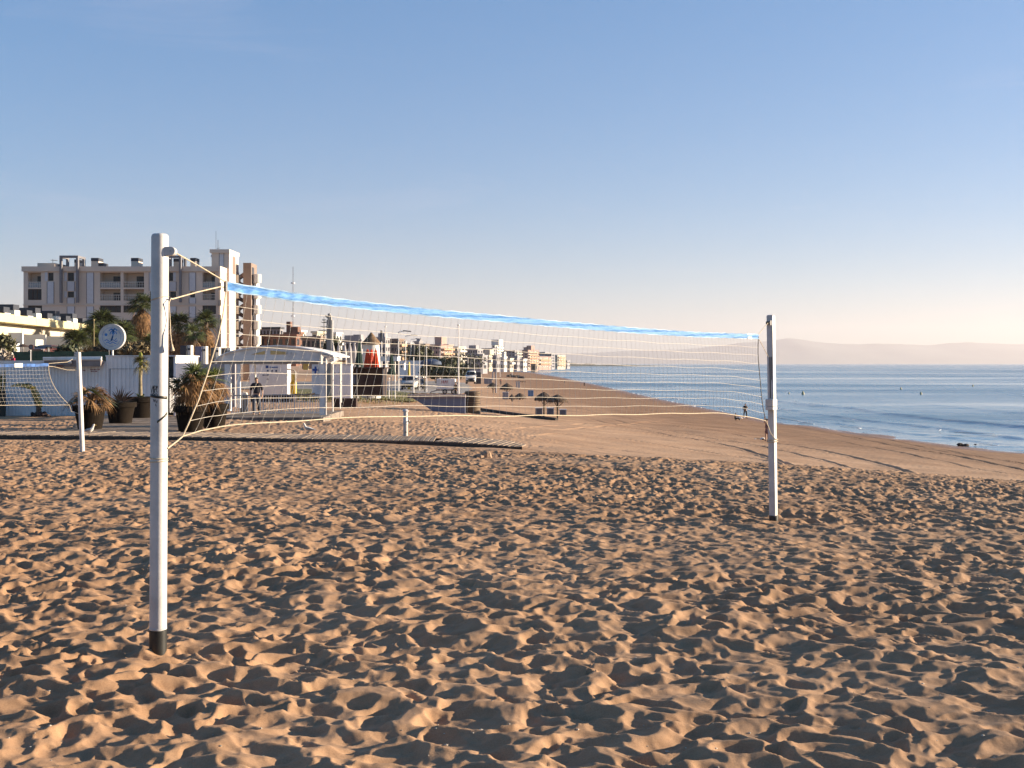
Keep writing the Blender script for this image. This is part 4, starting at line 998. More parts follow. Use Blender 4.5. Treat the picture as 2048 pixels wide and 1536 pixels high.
# shells and crumbs scattered on the near sand: stuff
m = MB(); random.seed(12); qx = []; 
for k in range(420):
    D = 4.2 * (3.2 ** random.random()); u_r = random.uniform(-.5, .5); qx.append((u_r * D, D))
ax = np.array([q[0] for q in qx]); ay = np.array([q[1] for q in qx]); zz = sand_h(ax, ay)
for x, y, z in zip(ax, ay, zz): m.ball((x, y, z + .001), random.choice((.003, .004, .005, .008)), 5, 3, random.uniform(.7, 1.6), 1, .5, .4)
tag(m.build('shell_grit', M('shell_bits', (.45, .38, .30), .6, .5, 3)), kind='stuff')
random.seed(7)
# ------------------------------------------------------------------ buildings
BEIGE = M('beige_render', (.58, .48, .40), .85, .08, .15)
CREAM = M('cream_render', (.52, .47, .38), .85, .1, .2)
WHITEB = M('white_render', (.62, .60, .56), .8, .08, .2)
SHUT = M('pale_shutter', (.50, .50, .53), .6, .05, 2)
FRG = M('grey_frame', (.16, .155, .17), .7, .1)
CAP = M('dark_cap', (.03, .035, .05), .6)
BRWN = M('brown_render', (.20, .15, .125), .85, .12, .2)
MARO = M('maroon_brick', (.17, .085, .06), .85, .2, .4)
GREYB = M('grey_render', (.27, .26, .28), .85, .12, .1)
TERRO = M('orange_render', (.50, .31, .19), .85, .15, .1)
PINKB = M('pink_render', (.42, .28, .24), .85, .15, .1)
# --- the big apartment block at 200 m
DB = 200.0
def fx(p): return X_(p, DB)
def fz(p): return Z_(p, DB)
ap = empty('apartment_building', (fx(240), DB, gz(fx(240), DB)), 'long beige apartment block with recessed balconies and grey roof frames behind the palms', 'building')
ops = [(56, 82, 545, 575, 1.6, 'loggia'), (56, 83, 578, 600, .25, 'glazed'), (96, 107, 545, 562, .3, 'win'), (135, 148, 545, 562, .3, 'win'), (135, 148, 583, 595, .3, 'win'),
       (200, 241, 545, 575, 2.2, 'loggia'), (247, 288, 545, 575, 2.2, 'loggia'), (200, 241, 578, 601, 2.2, 'loggia'), (247, 288, 578, 601, 2.2, 'loggia'), (200, 242, 611, 625, .3, 'glazed'), (247, 288, 611, 625, .3, 'glazed'),
       (300, 307, 583, 595, .3, 'win'), (338, 346, 545, 562, .3, 'win'), (340, 352, 583, 595, .3, 'win'), (380, 390, 583, 595, .3, 'win'), (405, 430, 545, 575, 2.4, 'loggia'), (405, 430, 578, 600, 2.0, 'loggia'), (405, 432, 610, 628, .3, 'glazed'),
       (56, 84, 611, 640, .4, 'glazed'), (247, 288, 640, 655, .3, 'glazed'), (200, 242, 640, 655, .3, 'glazed'), (405, 432, 640, 655, .3, 'glazed')]
X0, X1, Y0, Y1 = 47, 442, 543, 727 + 3.4 * 11
xs_ = sorted({X0, X1} | {o[0] for o in ops} | {o[1] for o in ops}); ys_ = sorted({Y0, Y1} | {o[2] for o in ops} | {o[3] for o in ops})
m = MB()
for i in range(len(xs_) - 1):
    for j in range(len(ys_) - 1):
        cx, cy = (xs_[i] + xs_[i + 1]) / 2, (ys_[j] + ys_[j + 1]) / 2
        if any(o[0] < cx < o[1] and o[2] < cy < o[3] for o in ops): continue
        a, b, c, d = fx(xs_[i]), fx(xs_[i + 1]), fz(ys_[j + 1]), fz(ys_[j]); m.sheet((a, DB, c), (b, DB, c), (b, DB, d), (a, DB, d))
for (a, b, c, d, dep, kind) in ops:
    xa, xb, zb, za = fx(a), fx(b), fz(c), fz(d)
    m.sheet((xa, DB, za), (xb, DB, za), (xb, DB + dep, za), (xa, DB + dep, za)); m.sheet((xa, DB, zb), (xa, DB + dep, zb), (xb, DB + dep, zb), (xb, DB, zb))
    m.sheet((xa, DB, za), (xa, DB + dep, za), (xa, DB + dep, zb), (xa, DB, zb)); m.sheet((xb, DB, za), (xb, DB, zb), (xb, DB + dep, zb), (xb, DB + dep, za))
    m.sheet((xa, DB + dep, za), (xb, DB + dep, za), (xb, DB + dep, zb), (xa, DB + dep, zb))
xa, xb, za, zb = fx(X0), fx(X1), fz(Y1), fz(Y0); DP = 13
m.sheet((xa, DB, za), (xa, DB, zb), (xa, DB + DP, zb), (xa, DB + DP, za)); m.sheet((xb, DB, za), (xb, DB + DP, za), (xb, DB + DP, zb), (xb, DB, zb)); m.sheet((xa, DB + DP, za), (xa, DB + DP, zb), (xb, DB + DP, zb), (xb, DB + DP, za))
wall = m.build('wall', BEIGE, ap)
m = MB(); m.box(xa - .25, xb + .05, DB - .3, DB + DP + .1, fz(543), fz(533)); m.build('roof', BEIGE, ap)
m = MB(); m.box(xa - .05, xb + .03, DB - .16, DB - .003, fz(611), fz(609)); m.build('string_course', BEIGE, ap)
m = MB(); m.box(xb + .02, xb + .45, DB - .3, DB + 2.5, fz(700), fz(533)); 
m = MB()
for (y0, y1) in ((533, 548), (566, 580), (600, 612), (630, 700)): m.box(fx(438.5), fx(442.5), DB - .7, DB - .31, fz(y1), fz(y0))
m.box(fx(438.5), fx(439.4), DB - .7, DB - .31, fz(700), fz(548)); m.box(fx(441.6), fx(442.5), DB - .7, DB - .31, fz(700), fz(548)); m.build('corner_fin', BEIGE, ap)
for (a, b, c, d, dep, kind) in ops:
    m = MB()
    if kind == 'win':
        m.box(fx(a) + .05, fx(b) - .05, DB + .2, DB + .25, fz(d) + .05, fz(c) - .05); m.build('window', GLASS, ap)
    elif kind == 'glazed':
        m.box(fx(a) + .03, fx(b) - .03, DB + .16, DB + .2, fz(d) + .03, fz(c) - .03); g_ = m.build('window', GLASS, ap)
        m = MB(); n_ = 3 if b - a < 35 else 4
        for k in range(n_ + 1): x = fx(a) + (fx(b) - fx(a)) * k / n_; m.box(x - .07, x + .07, DB + .08, DB + .158, fz(d), fz(c))
        m.box(fx(a), fx(b), DB + .06, DB + .078, fz(c) - .14, fz(c)); m.box(fx(a), fx(b), DB + .06, DB + .078, fz(d), fz(d) + .14); m.build('frame', DKBR, g_)
    else:
        w2 = fx(b) - fx(a)
        m.box(fx(a) + w2 * .45, fx(b) - w2 * .12, DB + dep - .1, DB + dep - .02, fz(d) + .02, fz(c) - .55); m.build('window', GLASS, ap)
        m = MB(); m.tube([(fx(a), DB + .05, fz(d) + 1.0), (fx(b), DB + .05, fz(d) + 1.0)], .045, 5); m.tube([(fx(a), DB + .05, fz(d) + .5), (fx(b), DB + .05, fz(d) + .5)], .025, 4)
        k = fx(a)
        while k < fx(b): m.tube([(k, DB + .05, fz(d)), (k, DB + .05, fz(d) + 1.0)], .03, 4); k += .42
        m.build('railing', WHITEB, ap)
        if a in (200, 405, 56) and c < 578:
            m = MB(); m.box(fx(a) + .05, fx(b) - .05, DB + .12, DB + .14, fz(d) + .05, fz(d) + .9); m.build('parapet_glass', M('milky_glass', (.25, .27, .29), .3), ap)
m = MB()
for (a, b, c, d) in ((90, 95.5, 545, 562), (95, 107.5, 563.5, 607), (135, 149, 563.5, 582), (135, 149, 596, 607), (174, 187, 545, 607), (129, 134, 545, 562), (149, 154, 545, 562), (129, 134, 583, 595), (149, 154, 583, 595),
                     (379, 391, 545, 581.5), (379, 391, 596, 607), (338, 352, 563.5, 582), (347, 352, 545, 562), (299, 308, 545, 582), (135, 149, 613, 640), (174, 187, 613, 640), (379, 391, 613, 636), (338, 352, 613, 640)):
    m = MB(); m.box(fx(a), fx(b), DB - .07, DB - .004, fz(d), fz(c)); s_ = m.build('shutter', SHUT, ap)
    if b - a > 8:
        m = MB(); m.box(fx(a) - .09, fx(a), DB - .1, DB - .004, fz(d), fz(c)); m.box(fx(b), fx(b) + .09, DB - .1, DB - .004, fz(d), fz(c)); m.build('guide_rail', FRG, s_)
for (a, b, c, d) in ((123, 160, 512, 606), (331, 365, 512, 605)):
    m = MB(); m.box(fx(a), fx(a + 4), DB - .95, DB - .35, fz(d), fz(c)); m.box(fx(b - 4), fx(b), DB - .95, DB - .35, fz(d), fz(c)); m.box(fx(a + 4), fx(b - 4), DB - .95, DB - .35, fz(c + 4.5), fz(c))
    m.box(fx(a), fx(a + 4), DB + 2, DB + 2.6, fz(534), fz(c)); m.box(fx(b - 4), fx(b), DB + 2, DB + 2.6, fz(534), fz(c)); m.box(fx(a), fx(a + 4), DB - .35, DB + 2, fz(c + 4.5), fz(c)); m.box(fx(b - 4), fx(b), DB - .35, DB + 2, fz(c + 4.5), fz(c)); m.build('roof_frame', FRG, ap)
m = MB(); m.box(fx(70), fx(105), DB + 1, DB + 5, fz(533), fz(525)); m.build('roof_box', BEIGE, ap)
for (a, b, c) in ((137, 147, 516), (171, 186, 513), (252, 267, 513), (372, 383, 513), (186, 196, 523), (338, 350, 514), (106, 112, 526)):
    m = MB(); m.box(fx(a), fx(b), DB + 2.7, DB + 5, fz(533), fz(c + 6.5)); ch = m.build('chimney', BEIGE, ap)
    m = MB(); m.box(fx(a) - .02, fx(b) + .02, DB + 2.65, DB + 5.05, fz(c + 6.5) + .002, fz(c)); m.build('chimney_cap', CAP, ch)
m = MB(); m.tube([(fx(92), DB + 3, fz(526)), (fx(92), DB + 3, fz(515))], .05, 5); m.tube([(fx(88), DB + 3, fz(517)), (fx(101), DB + 3, fz(518.5))], .04, 5)
for k in (88, 91, 96, 100): m.tube([(fx(k), DB + 2.6, fz(517.3)), (fx(k), DB + 3.4, fz(517.3))], .03, 4)
m.build('aerial', MDC, ap)

# --- lift and stair tower
DT = 206.0
tw = empty('stair_tower', (X_(455, DT), DT, gz(X_(455, DT), DT)), 'tall beige lift tower with zigzag stairs and rounded white balconies', 'tower')
def tx(p): return X_(p, DT)
def tz(p): return Z_(p, DT)
m = MB(); m.box(tx(429), tx(464), DT - 2, DT + 5, tz(770), tz(508)); m.build('tower_block', BEIGE, tw)
m = MB(); m.box(tx(426), tx(465), DT - 2.3, DT + 5.2, tz(508), tz(501)); m.build('tower_cap', BEIGE, tw)
m = MB(); m.box(tx(444), tx(444.7), DT - 2.06, DT - 2.003, tz(700), tz(508)); m.box(tx(453), tx(453.7), DT - 2.06, DT - 2.003, tz(700), tz(508)); islands(m, 'joint', FRG, tw)
m = MB(); m.box(tx(445), tx(452.8), DT - 2.05, DT - 2.003, tz(700), tz(511)); m.build('panel', SHUT, tw)
m = MB(); m.box(tx(464) + .002, tx(464) + .05, DT + .5, DT + 2.4, tz(547), tz(512)); m.build('slot_window', BRWN, tw)
def tx2(p): return X_(p, DT + 3.6)
def tz2(p): return Z_(p, DT + 3.6)
m = MB(); m.box(tx2(487), tx2(503), DT + 3.3, DT + 8, tz2(770), tz2(526)); m.build('brown_slab', BRWN, tw)
m = MB(); 
for k in range(5): y = 534 + k * 31; m = MB(); m.box(tx2(503) + .003, tx2(503) + .06, DT + 4, DT + 5.5, tz2(y + 14), tz2(y)); m.build('slot_window', CAP, tw)
for k in range(5):
    y = 548 + 31 * k; m = MB(); m.lathe([(.75, tz2(y + 17)), (.75, tz2(y))], (tx2(512), DT + 4.6, 0), 16); m.build('round_balcony', WHITEB, tw, True)
    m = MB(); m.box(tx2(506), tx2(511), DT + 4.4, DT + 7, tz2(y + 31), tz2(y + 17) - .002); m.build('balcony_pier', WHITEB, tw)
    m = MB(); m.box(tx2(474), tx2(479), DT + 2.9, DT + 4.5, tz2(y + 18), tz2(y + 2)); m.build('landing_wall', CREAM, tw)
    m = MB()
    for (xa, ya, xb, yb) in ((464.6, y + 12, 487, y - 3), (464.6, y + 12, 487, y + 24)):
        n0 = [(tx2(xa), tz2(ya + 5)), (tx2(xb), tz2(yb + 5)), (tx2(xb), tz2(yb - 3)), (tx2(xa), tz2(ya - 3))]; 
        m = MB(); m.prism(n0, DT + (4.6 if yb < ya else 6.2), DT + (5.8 if yb < ya else 7.4)); m.build('stair_flight', PINKB, tw)
m = MB(); m.tube([(tx(432), DT, tz(501)), (tx(432), DT, tz(462))], .035, 4); m.tube([(tx(436), DT, tz(501)), (tx(436), DT, tz(480))], .05, 4); m.tube([(tx(434), DT, tz(497)), (tx(440), DT, tz(496))], .05, 4); m.build('aerial', MDC, tw)
m = MB(); m.ball((tx(424.5), DT, tz(512)), .3, 8, 6); m.tube([(tx(424.5), DT, tz(512)), (tx(428), DT, tz(516))], .04, 4); m.build('dish', SHUT, tw)

# --- generic building seen on its corner: left face (in shade) from a to c, right face (in sun) from c to b
def house(a, c, b, yt, yb, D, mat, label, th=35, nl=4, nr=3, fl=4, win=GLASS, roofm=None, balc=None, matr=None, pent=None, name='building', group=None):
    s = F / D; t = R(th); La = (c - a) / s / math.cos(t); xc = X_(c, D)
    # the two wall directions
    ul = Vector((-math.cos(t), math.sin(t), 0)); ur = Vector((math.sin(t), math.cos(t), 0))
    P = Vector((xc, D, 0))
    # solve lengths so the silhouettes meet the wanted columns
    def solve(u, px):
        k = (px - 1024) / F; L = (k * P.y - P.x) / (u.x - k * u.y); return max(1.0, min(60, L))
    Ll, Lr = solve(ul, a), solve(ur, b)
    z0 = Z_(yb, D) - 1.2; z1 = Z_(yt, D)
    r = empty(name, (xc, D, Z_(yb, D)), label, 'building', group)
    A = P + ul * Ll; B = P + ur * Lr; C = A + ur * Lr
    def lift(q, z): return Vector((q.x, q.y, z))
    m = MB(); cor = [P, B, C, A]
    m.add([lift(q, z0) for q in cor] + [lift(q, z1) for q in cor], [(0, 3, 2, 1), (4, 5, 6, 7), (0, 1, 5, 4), (1, 2, 6, 5), (2, 3, 7, 6), (3, 0, 4, 7)]); m.build('wall', mat, r)
    o = .25; m = MB(); ex = [P - ul * o - ur * o, B + ur * o - ul * o, C + ur * o + ul * o, A + ul * o - ur * o]
    m.add([lift(q, z1 + .002) for q in ex] + [lift(q, z1 + .45) for q in ex], [(0, 3, 2, 1), (4, 5, 6, 7), (0, 1, 5, 4), (1, 2, 6, 5), (2, 3, 7, 6), (3, 0, 4, 7)]); m.build('roof', roofm or mat, r)
    fh = (z1 - Z_(yb, D)) / fl
    nlv, nrv = Vector((-ur.x, -ur.y, 0)), -ul
    for (u, L, n, nn) in ((ul, Ll, nl, nlv), (ur, Lr, nr, nrv)):
        if n <= 0: continue
        for j in range(fl):
            zb_ = Z_(yb, D) + fh * j + fh * .28
            for i in range(n):
                c0 = P + u * (L * (i + .5) / n); w2 = L / n * .26
                p0, p1 = c0 - u * w2, c0 + u * w2; k0 = nn * .06; m = MB()
                m.add([lift(p0, zb_), lift(p1, zb_), lift(p1, zb_ + fh * .5), lift(p0, zb_ + fh * .5), lift(p0 + k0, zb_), lift(p1 + k0, zb_), lift(p1 + k0, zb_ + fh * .5), lift(p0 + k0, zb_ + fh * .5)],
                      [(4, 5, 6, 7), (0, 1, 5, 4), (1, 2, 6, 5), (2, 3, 7, 6), (3, 0, 4, 7)] if u is ur else [(7, 6, 5, 4), (4, 5, 1, 0), (5, 6, 2, 1), (6, 7, 3, 2), (7, 4, 0, 3)])
                m.build('window', win, r)
    if balc:
        for j in range(1, fl):
            zb_ = Z_(yb, D) + fh * j; q0 = P + ur * (Lr * .06); q1 = P + ur * (Lr * .94); o1 = nrv * .002; o2 = nrv * 1.2; m = MB()
            m.add([lift(q0 + o1, zb_), lift(q1 + o1, zb_), lift(q1 + o2, zb_), lift(q0 + o2, zb_), lift(q0 + o1, zb_ + fh * .36), lift(q1 + o1, zb_ + fh * .36), lift(q1 + o2, zb_ + fh * .36), lift(q0 + o2, zb_ + fh * .36)],
                  [(0, 1, 2, 3), (7, 6, 5, 4), (0, 4, 5, 1), (1, 5, 6, 2), (2, 6, 7, 3), (3, 7, 4, 0)]); m.build('balcony', balc, r)
    if pent:
        for (f0, w_, h_) in pent:
            c0 = P + ul * (Ll * f0) + ur * (Lr * .4); m = MB(); m.obox((c0.x, c0.y, z1 + .45 + h_ / 2), w_, w_, h_, -t); m.build('roof_hut', mat, r)
    return r
# band of houses between the tower and the windmill (150-300 m)
house(519, 560, 566, 658, 715, 240, GREYB, 'grey block with a dark flat top right beside the rounded balconies', 12, 6, 1, 4, roofm=CAP)
house(519, 592, 600, 673, 720, 215, MARO, 'long low maroon building in front of the dark flat topped block', 10, 6, 1, 2)
house(566, 600, 606, 668, 720, 250, MARO, 'maroon building with two red chimneys left of the lattice mast', 14, 3, 1, 3, pent=[(.3, 1.6, 1.2), (.7, 1.0, 2.4)])
house(590, 602, 612, 664, 720, 255, WHITEB, 'white roof block standing just right of the mast foot', 25, 1, 2, 3)
house(604, 640, 648, 677, 725, 205, BRWN, 'low brown building left of the layered pine', 12, 4, 1, 2)
house(624, 634, 650, 666, 720, 260, CREAM, 'sunlit cream block partly hidden by the layered pine', 30, 1, 3, 3)
house(664, 672, 684, 668, 722, 270, WHITEB, 'small white block just right of the grey totem', 25, 1, 2, 3)
house(684, 722, 728, 682, 725, 280, GREYB, 'low grey blocks seen left of the thatched windmill roof', 12, 5, 1, 2, pent=[(.2, 2, 1.2), (.6, 2.5, 1.0)])
house(690, 716, 724, 676, 725, 420, WHITEB, 'far white block behind the low grey blocks', 25, 3, 2, 3)
house(754, 770, 780, 677, 735, 300, GREYB, 'grey block directly right of the windmill', 20, 3, 2, 4, pent=[(.5, 2, 1.0)])
house(768, 796, 808, 680, 745, 330, BRWN, 'brown block with orange sunlit balconies right of the windmill', 20, 4, 2, 5, balc=TERRO)
house(806, 850, 858, 690, 740, 360, BRWN, 'low wide brown building behind the lamp posts', 14, 6, 1, 3)
house(853, 882, 906, 691, 738, 380, PINKB, 'pinkish brown block with orange balconies and a small roof tower', 34, 5, 4, 5, balc=TERRO, matr=TERRO, pent=[(.35, 3, 2.6)])
house(902, 915, 930, 695, 742, 430, CREAM, 'pale block with stacked balconies behind the tall white mast', 30, 2, 2, 5, balc=WHITEB)
house(926, 955, 966, 700, 738, 560, GREYB, 'bluish grey slab in the far row, left of the white stepped tower', 22, 6, 2, 5, pent=[(.4, 4, 2)])
house(964, 985, 992, 698, 738, 600, GREYB, 'second bluish grey slab, joined to the white stepped tower', 22, 4, 1, 6)
house(984, 990, 1005, 691, 736, 640, WHITEB, 'white stepped tower, the tallest block of the far row', 28, 1, 3, 8, balc=WHITEB, pent=[(.3, 5, 3)])
house(1003, 1030, 1043, 702, 737, 700, GREYB, 'dark grey block with bright balconies right of the white stepped tower', 32, 4, 2, 6, balc=CREAM)
house(1040, 1056, 1077, 701, 738, 760, PINKB, 'largest orange sunlit block of the far row', 38, 2, 4, 7, balc=TERRO, matr=TERRO, pent=[(.2, 4, 3), (.6, 4, 2)])
house(1070, 1078, 1102, 714, 737, 800, PINKB, 'low orange building between the two taller sunlit blocks by the sea', 40, 1, 5, 3, balc=TERRO)
house(1090, 1103, 1110, 708, 736, 860, GREYB, 'dark grey block behind the low orange building by the sea', 25, 3, 1, 5)
house(1108, 1115, 1131, 711, 736, 880, CREAM, 'last sunlit block at the end of the town, nearest the sea', 38, 2, 3, 5, balc=TERRO)
house(1062, 1090, 1100, 705, 730, 980, GREYB, 'hazy flat roofed block showing above the low orange building', 20, 4, 1, 4)
house(938, 965, 975, 712, 742, 470, GREYB, 'low grey shed row under the bluish slabs', 18, 5, 1, 2)
house(1062, 1071, 1075, 729, 741, 730, BRWN, 'small brown cube standing on the sand at the end of the town', 25, 1, 1, 1)

# --- sunlit terraced houses at the left
def terrace(i, d0, label):
    def wall_x(d): return -51.2 - (d - 110) * .107
    d1 = d0 + 7.0; r = empty('terraced_house', (wall_x(d0), d0, gz(wall_x(d0), d0)), label, 'house', 'sunlit terraced houses')
    x0, x1 = wall_x(d0), wall_x(d1); zb = EYE - 3.2; zt = EYE + 5.05
    m = MB(); m.add([(x0 - 1.6, d0 + .05, zb), (x1 - 1.6, d1, zb), (x1 - 8, d1, zb), (x0 - 8, d0 + .05, zb), (x0 - 1.6, d0 + .05, zt - .9), (x1 - 1.6, d1, zt - .9), (x1 - 8, d1, zt - .9), (x0 - 8, d0 + .05, zt - .9)], [(0, 3, 2, 1), (4, 5, 6, 7), (0, 1, 5, 4), (1, 2, 6, 5), (2, 3, 7, 6), (3, 0, 4, 7)]); m.build('wall', CREAM, r)
    m = MB(); m.add([(x0, d0, zt - .85), (x1, d1, zt - .85), (x1 - 8.2, d1, zt - .85), (x0 - 8.2, d0, zt - .85), (x0, d0, zt), (x1, d1, zt), (x1 - 8.2, d1, zt), (x0 - 8.2, d0, zt)], [(0, 3, 2, 1), (4, 5, 6, 7), (0, 1, 5, 4), (1, 2, 6, 5), (2, 3, 7, 6), (3, 0, 4, 7)]); m.build('roof', M('sunny_yellow_render', (.60, .51, .28), .8, .06, .3) if i == 0 else bpy.data.materials['sunny_yellow_render'], r)
    m = MB(); m.box(x0 - 1.6, x0 + 3.2, d0 + .1, d0 + .35, zb, EYE + 3.0); m.build('party_wall', WHITEB, r)
    m = MB(); m.box(x0 + .6, x0 + 3.4, d0 + 2.6, d0 + 4.4, zb, EYE + 1.9 + (i % 2) * .5); m.build('porch_block', WHITEB, r)
    m = MB(); m.box(x0 + 3.2, x0 + 4.4, d0 + 5, d0 + 6.8, zb, EYE + .9); m.build('garden_wall', WHITEB, r)
    m = MB(); m.box(x0 - 1.6, x0 - 1.54, d0 + 1.2, d0 + 3, EYE + 1.2, EYE + 3.2); m.build('window', GLASS, r)
    m = MB(); m.box(x0 - 1.6, x0 - 1.54, d0 + 4.2, d0 + 5.6, EYE + 1.2, EYE + 3.2); m.build('window', GLASS, r)
    m = MB(); m.box(x0 + .5, x0 + .56, d0 + .36, d0 + 6, EYE + 3.0, EYE + 3.06); m.tube([(x0 + .5, d0 + .5, EYE + 3), (x0 + .5, d0 + 6, EYE + 3)], .05, 4); m.build('terrace_rail', DKBR, r)
    for (dd, w_, h_) in ((1.2, 1.3, .55), (4.4, .7, .1)):
        m = MB(); m.box(x0 - 1.9 - w_, x0 - .5, d0 + dd, d0 + dd + 1.3, zt + .002, zt + h_); c_ = m.build('chimney', WHITEB, r)
        m = MB(); m.box(x0 - 1.95 - w_, x0 - .6, d0 + dd - .05, d0 + dd + 1.3, zt + h_ + .002, zt + h_ + .6); m.build('chimney_cap', CAP, c_)
for i, lb in enumerate(('sunlit terraced house cut by the left edge, nearest of the row', 'second terraced house of the sunlit row from the left edge', 'third terraced house of the sunlit row from the left edge',
                        'fourth terraced house of the sunlit row, above the green screen', 'fifth terraced house of the sunlit row, left of the palms', 'last terraced house of the sunlit row, half behind the palms')):
    terrace(i, 100 + 7.05 * i, lb)
YR = bpy.data.materials['sunny_yellow_render']
r = empty('corner_house', (-43, 84, gz(-43, 84)), 'low yellow house with flat parapet behind the bush at the left edge', 'house')
m = MB(); m.box(-48, -40.9, 79, 88, EYE - 3, EYE + 2.1); m.build('wall', YR, r); m = MB(); m.box(-48.1, -40.4, 78.9, 88.2, EYE + 2.1, EYE + 2.85); m.build('roof', YR, r)
for k in range(2): m = MB(); m.box(-40.895, -40.86, 80.5 + 4.2 * k, 82.7 + 4.2 * k, EYE + .2, EYE + 1.9); m.build('window', GLASS, r)
m = MB(); m.box(-40.7, -40.5, 87.9, 88.1, EYE - 3, EYE + 2.1); m.build('column', YR, r)
# green windscreen and low wall behind the hut
r = empty('screen_fence', (X_(110, 66), 66, gz(X_(110, 66), 66)), 'green mesh windscreen fence behind the white hut', 'fence')
m = MB()
xa = X_(27, 66); n_ = 26
for k in range(n_): m.box(xa + k * .22 * 1, xa + (k + 1) * .22, 66 + .02 * math.sin(k * 1.3), 66.03 + .02 * math.sin(k * 1.3), EYE - 2.4, Z_(703 + .6 * math.sin(k * .8), 66))
m.build('mesh_screen', M('green_mesh', (.035, .075, .05), .8, .3, 1.5), r)
for k in range(4): m = MB(); m.tube([(xa + k * 1.9, 66.06, EYE - 2.6), (xa + k * 1.9, 66.06, Z_(700, 66))], .035, 6); m.build('post', FRG, r)
m = MB(); m.box(X_(24, 62), X_(96, 62), 62, 62.25, EYE - 2.6, Z_(721, 62)); tag(m.build('low_wall', WHITEB, origin=(X_(60, 62), 62, EYE - 2.6)), 'low pale wall running behind the second net, left of the hut awning', 'wall')

# ------------------------------------------------------------------ palms and trees
def palm(px, py, D, rad, hskirt, label, green_share=.6, seed=0):
    random.seed(seed); top_ = wp(px, py, D); base = Vector((top_.x, D, gz(top_.x, D))); r = empty('palm_tree', base, label, 'palm', 'palms in front of the apartment block')
    m = MB(); lean = random.uniform(-.3, .3); m.tube([base - Vector((0, 0, .2)), base.lerp(top_, .5) + Vector((lean, 0, 0)), top_], [.32, .26, .24], 10); m.build('trunk', TRUNK, r, True)
    ga, dr = MB(), MB(); n_ = int(60 * green_share) + 16
    for i in range(n_): fan(ga, top_, random.uniform(0, 2 * math.pi), R(random.uniform(-15, 85)), rad * .55 * random.uniform(.5, 1.1), rad * .66, 11, 160, .35, .03)
    for i in range(int(hskirt * 42) + 20):
        q = top_ - Vector((0, 0, random.uniform(0, hskirt))); fan(dr, q, random.uniform(0, 2 * math.pi), R(random.uniform(-75, -20)), rad * .4, rad * .5, 7, 80, .9, .03)
    ga.build('crown', GREEN, r); dr.build('dead_frond_skirt', DRYD if seed % 2 else DRY, r)
palm(204, 648, 128, 2.3, 1.4, 'dark green palm left of the round sign, without a tall skirt', .9, 3)
palm(283, 612, 132, 2.0, 3.6, 'tallest shaggy palm left of the near pole', .5, 4)
palm(324, 640, 140, 1.8, 3, 'palm mostly hidden behind the near pole', .4, 6)
palm(358, 650, 128, 2.0, 2.8, 'brown skirted palm just right of the near pole', .5, 8)
palm(412, 645, 128, 1.9, 3.4, 'palm with green tuft at the right corner of the apartment block', .5, 10)
palm(153, 684, 118, 1.9, .8, 'low dark palm left of the bamboo pole and round sign', .9, 11)
palm(246, 668, 115, 1.8, 1.8, 'broad low palm right behind the round sign', .8, 12)
palm(305, 690, 112, 1.6, 1.2, 'low palm crown just left of the near pole', .5, 13)
palm(386, 668, 118, 1.4, 2.2, 'smaller brown palm between the two palms right of the pole', .4, 15)
palm(184, 676, 122, 1.8, 2.0, 'brown skirted palm behind the awning roof', .5, 17)
random.seed(5)
def bush(px, py, D, rx, rz, n, mat, label, name='bush', sz=.28, ry=None):
    c = wp(px, py, D); b = Vector((c.x, D, min(gz(c.x, D), c.z - rz))); r = empty(name, b, label, 'bush'); m = MB(); leafmass(m, c, rx, ry or rx * .7, rz, n, sz, .6); m.build('foliage', mat, r)
    m = MB()
    for k in range(5): a_ = k * 1.25; m.tube([b, b.lerp(c, .5) + Vector((math.cos(a_) * rx * .2, math.sin(a_) * .1, 0)), c + Vector((math.cos(a_) * rx * .6, math.sin(a_) * rx * .3, rz * .3))], [.05, .035, .015], 5)
    m.build('stems', TRUNK, r)
BUSH = M('bush_leaf', (.11, .11, .05), .6, .5, 1.5)
DBUSH = M('dark_bush_leaf', (.06, .07, .035), .6, .5, 1.5)
bush(6, 693, 76, .9, .8, 700, BUSH, 'round green bush in front of the yellow corner house, left edge')
bush(5, 716, 70, .8, .5, 300, M('pale_twigs', (.42, .36, .30), .8, .3), 'pale leafless twigs under the green bush at the left edge', 'dry_bush')
bush(258, 702, 75, 2.6, .55, 1500, M('brown_scrub', (.16, .12, .06), .8, .6, 1.2), 'brown scrub behind the hut below the round sign')
bush(133, 704, 70, .7, .4, 300, DBUSH, 'small dark shrub above the hut awning')
for px_, py_, D_, rx_, rz_, n_, mt_, lb_ in ((845, 716, 175, 1.9, 1.8, 900, BUSH, 'olive tree clump left of the blue parasol'), (872, 730, 190, 2.8, 1.2, 900, DBUSH, 'dark bushes below the pinkish block'), (897, 734, 185, 2.2, 1.7, 800, BUSH, 'yellowish green trees below the orange balconies'),
        (915, 742, 200, 3.0, 1.4, 600, DBUSH, 'dark hedge behind the tall white mast'), (822, 708, 260, 3.4, 1.8, 400, DBUSH, 'dark trees behind the lamp posts'), (935, 722, 330, 6, 2.6, 700, DBUSH, 'hazy dark trees under the grey shed row'), (880, 744, 150, 3.0, .9, 600, DBUSH, 'low hedge behind the white trailer'),
        (664, 700, 140, 1.2, 1.6, 500, DBUSH, 'dark shrubs at the foot of the grey totem')):
    bush(px_, py_, D_, rx_, rz_, n_, mt_, lb_, sz=.6)
